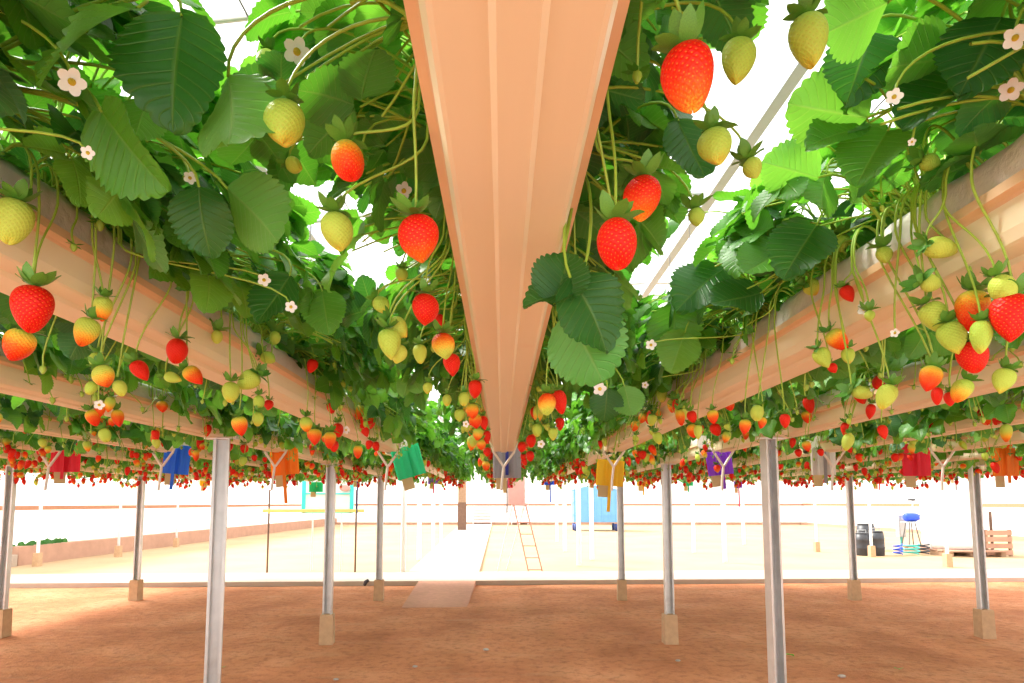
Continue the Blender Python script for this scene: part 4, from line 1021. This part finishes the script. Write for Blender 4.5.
# light blue bin on wheels
p = gp(594, 531); Wb = 43*p.y/F; Hb = 45*p.y/F; e = empty('wheeled_bin', (p.x*1.02, p.y+.5, 0)); tag(e, 'large light blue wheeled container across the sunny yard', 'container')
m = MB(); m.box((0, 0, Hb*.5+.1), (Wb, 1., Hb*.72)); m.box((0, 0, Hb*.3+.1), (Wb*1.03, 1.04, .06)); m.box((0, 0, Hb*.62), (Wb*1.03, 1.04, .06)); 
for x in np.linspace(-.5, .5, 7): m.box((x*Wb*.95, -.51, Hb*.5+.1), (.05, .03, Hb*.7))
m.build('body', M['bin_blue'], e, smooth=False)
m = MB(); v = []
n = 10
for y in (-.52, .52):
    for i in range(n+1): t = i/n; v.append(((t-.5)*Wb*1.04, y, Hb*.86+.1+.18*math.sin(PI*t)))
m.add(v, [(i, i+1, n+2+i, n+1+i) for i in range(n)]); m.add(v[:n+1], [tuple(range(n+1))]); m.add(v[n+1:], [tuple(range(n+1))[::-1]]); m.build('lid', M['bin_blue'], e, smooth=False)
for sx in (-1, 1):
    for sy in (-.35, .35): m = MB(); m.lathe([(.03, -.05), (.15, -.05), (.16, 0), (.15, .05), (.03, .05)], 18, (sx*Wb*.47, sy-.2, .16), axis='X'); m.build('wheel', M['navy'], e)
# turquoise framed board on white legs
p = gp(326, 571); y = p.y; e = empty('notice_board', (p.x, y, 0)); tag(e, 'white board in a turquoise frame on two thin white legs', 'board')
z0, z1 = pt(326, 512, y).z, pt(326, 477, y).z; w = 48*y/F; t = .05
m = MB(); m.box((0, .012, (z0+z1)/2), (w, .012, z1-z0)); m.build('panel', M['tank_white'], e, smooth=False)
m = MB(); m.box((-w/2, 0, (z0+z1)/2), (t*1.3, .04, z1-z0+t)); m.box((w/2, 0, (z0+z1)/2), (t*1.3, .04, z1-z0+t)); m.box((0, 0, z0), (w, .04, t)); m.box((0, 0, z1), (w, .04, t)); m.box((.03, -.002, (z0+z1)/2), (t*.5, .03, z1-z0)); m.box((0, -.002, z0+.52*(z1-z0)), (w, .03, t*.4)); m.build('frame', M['cyan'], e, smooth=False)
m = MB(); m.lathe([(.02, 0), (.09, 0), (.10, .04), (.09, .09), (.02, .09)], 14, (.0, 0, 0)); o = m.build('sticker', M['pink_board'], e, loc=(w*.36, -.02, z1-.20)); o.rotation_euler = (PI/2, 0, 0); o.scale = (1, .55, .2)
for sx in (-.3, .3): m = MB(); m.tube([(sx*w, .0, 0), (sx*w, 0, z0)], .014, 8); m.build('leg', M['white_metal'], e)
# step ladder with pinkish top boards
p = gp(520, 574); y = p.y; e = empty('step_ladder', (p.x, y, 0)); tag(e, 'open step ladder with reddish front rails before the walkway', 'ladder')
zt = pt(520, 505, y).z
q = [gp(529, 574), gp(543, 574)]
tops = [(-.05, .0), (.16, .0)]
for i in range(2):
    m = MB(); m.tube([(q[i].x-p.x, 0, 0), (tops[i][0]-.05, .25, zt)], .012, 8); m.build('rail', M['red_metal'], e)
    m = MB(); m.tube([(-.38+i*.16, .55, 0), (tops[i][0]-.07, .28, zt)], .012, 8); m.build('rail', M['white_metal'], e)
for j, t in enumerate((.06, .23, .40, .57, .74)):
    A = np.array([q[0].x-p.x, 0, 0])*(1-t)+np.array([tops[0][0]-.05, .25, zt])*t; B = np.array([q[1].x-p.x, 0, 0])*(1-t)+np.array([tops[1][0]-.05, .25, zt])*t
    m = MB(); m.tube([A, B], .010, 6); m.build('rung', M['red_metal'], e)
m = MB(); m.box((.0, .26, zt+.01), (.30, .16, .025)); m.build('top_plate', M['pink_board'], e, smooth=False)
m = MB(); m.box((-.05, .27, zt+.36), (.30, .03, .68)); m.build('board', M['pink_board'], e, smooth=False)
# brown pillar with a darker lower half
p = gp(462, 531); e = empty('timber_post', p); tag(e, 'thick brown timber post with darker lower half at the walkway', 'post')
m = MB(); m.box((0, 0, .6), (.36, .30, 1.25)); m.build('lower_casing', M['dark_wood'], e, smooth=False)
m = MB(); m.box((0, 0, 2.3), (.33, .27, 2.2)); m.build('shaft', M['wood'], e, smooth=False)
# pale panels against the back wall
for i, (px, w, h, c, lab) in enumerate([(520, .9, 2.1, 'pink_board', 'pink patterned panel leaning on the back wall behind the ladder'), (482, 1.0, 1.0, 'pink_board', 'low pinkish crate against the back wall by the walkway')]):
    p = gp(px, 525); e = tag(empty('storage_rack', (p.x, YB-.55, 0)), lab, 'rack')
    for j in range(6): m = MB(); m.box((0, 0, .12+j*h/6), (w, .25, .05)); m.build('shelf', M[c], e, smooth=False)
    for sx in (-.5, .5): m = MB(); m.box((sx*w, 0, h/2), (.05, .28, h)); m.build('upright', M['white_metal'], e, smooth=False)
# small things on the ground
def fallen(px, py, s, ang, lab):
    p = gp(px, py); m = MB('luv'); put_leaflet(m, MID[0], (0, 0, .02), (math.cos(ang), math.sin(ang), .05), (0, .1, 1), s, .6)
    tag(m.build('fallen_leaf', M['leaf_pale'], loc=(p.x, p.y, .012)), lab, 'leaf')
fallen(785, 659, .075, .2, 'green fallen leaf on red sand beside the front tank-side post')
fallen(899, 674, .06, 1.0, 'green fallen leaf on red sand before the outer tank-side post')
fallen(223, 672, .04, 2.0, 'tiny green fallen leaf by the front wall-side post')
for px, py, s, lab in ((842, 678, .022, 'white pebble on the red sand at the bottom edge, tank side'), (486, 651, .02, 'dark grey pebble on the red sand below the ramp'), (678, 662, .016, 'pale pebble on the sand between the tank-side posts'), (336, 681, .016, 'pale pebble at the bottom edge on the wall side'), (858, 600, .02, 'pale pebble near the rear tank-side post'), (415, 668, .016, 'small pebble at the bottom edge below the walkway ramp')):
    p = gp(px, py); m = MB(); m.lathe([(.1*s, -.3*s), (.8*s, -.1*s), (s, .25*s), (.7*s, .6*s), (.1*s, .72*s)], 9); o = m.build('pebble', M['pebble'], loc=(p.x, p.y, .008)); o.scale = (1.3, .9, 1); tag(o, lab, 'pebble')
p = gp(363, 589); m = MB(); m.tube([(-.03, 0, .02), (-.01, 0, .07), (.03, 0, .10)], [.02, .03, .022], 8); tag(m.build('irrigation_plug', M['black_plastic'], loc=(p.x, 8.75, 0)), 'small black plug lying against the path edge by the rear post', 'plug')
m = MB('luv'); r = random.Random(5)
for i in range(40): put_leaflet(m, LOW[i % 3], (r.gauss(0, .06), r.gauss(0, .30), 0), (r.uniform(-.5, .5), r.uniform(-.3, .3), 1), (.6, -.8, .2), r.uniform(.06, .14), r.random())
p = gp(57, 556); tag(m.build('weed_tuft', M['leaf_dark'], loc=(XL+.30, 12.3, .33)), 'tuft of green weeds growing over the brown kerb', 'weeds')

# ------------------------------------------------------------------ light
w = bpy.data.worlds.new('world'); SC.world = w; w.use_nodes = True
bg = w.node_tree.nodes['Background']; bg.inputs[0].default_value = (1., .985, .96, 1); bg.inputs[1].default_value = 1.15
sun = bpy.data.lights.new('sun', 'SUN'); sun.energy = 4.2; sun.angle = math.radians(18); sun.color = (1, .96, .88)
so = bpy.data.objects.new('sun', sun); COL.objects.link(so)
so.rotation_euler = Vector((.75, -.45, -1.)).to_track_quat('-Z', 'Y').to_euler()
SC.view_settings.view_transform = 'Standard'; SC.view_settings.look = 'None'; SC.view_settings.gamma = 1.; SC.view_settings.use_curve_mapping = False
SC.view_settings.exposure = 1.35
SC.cycles.max_bounces = 10; SC.cycles.diffuse_bounces = 5; SC.cycles.transmission_bounces = 6; SC.cycles.transparent_max_bounces = 12
SC.cycles.use_denoising = True
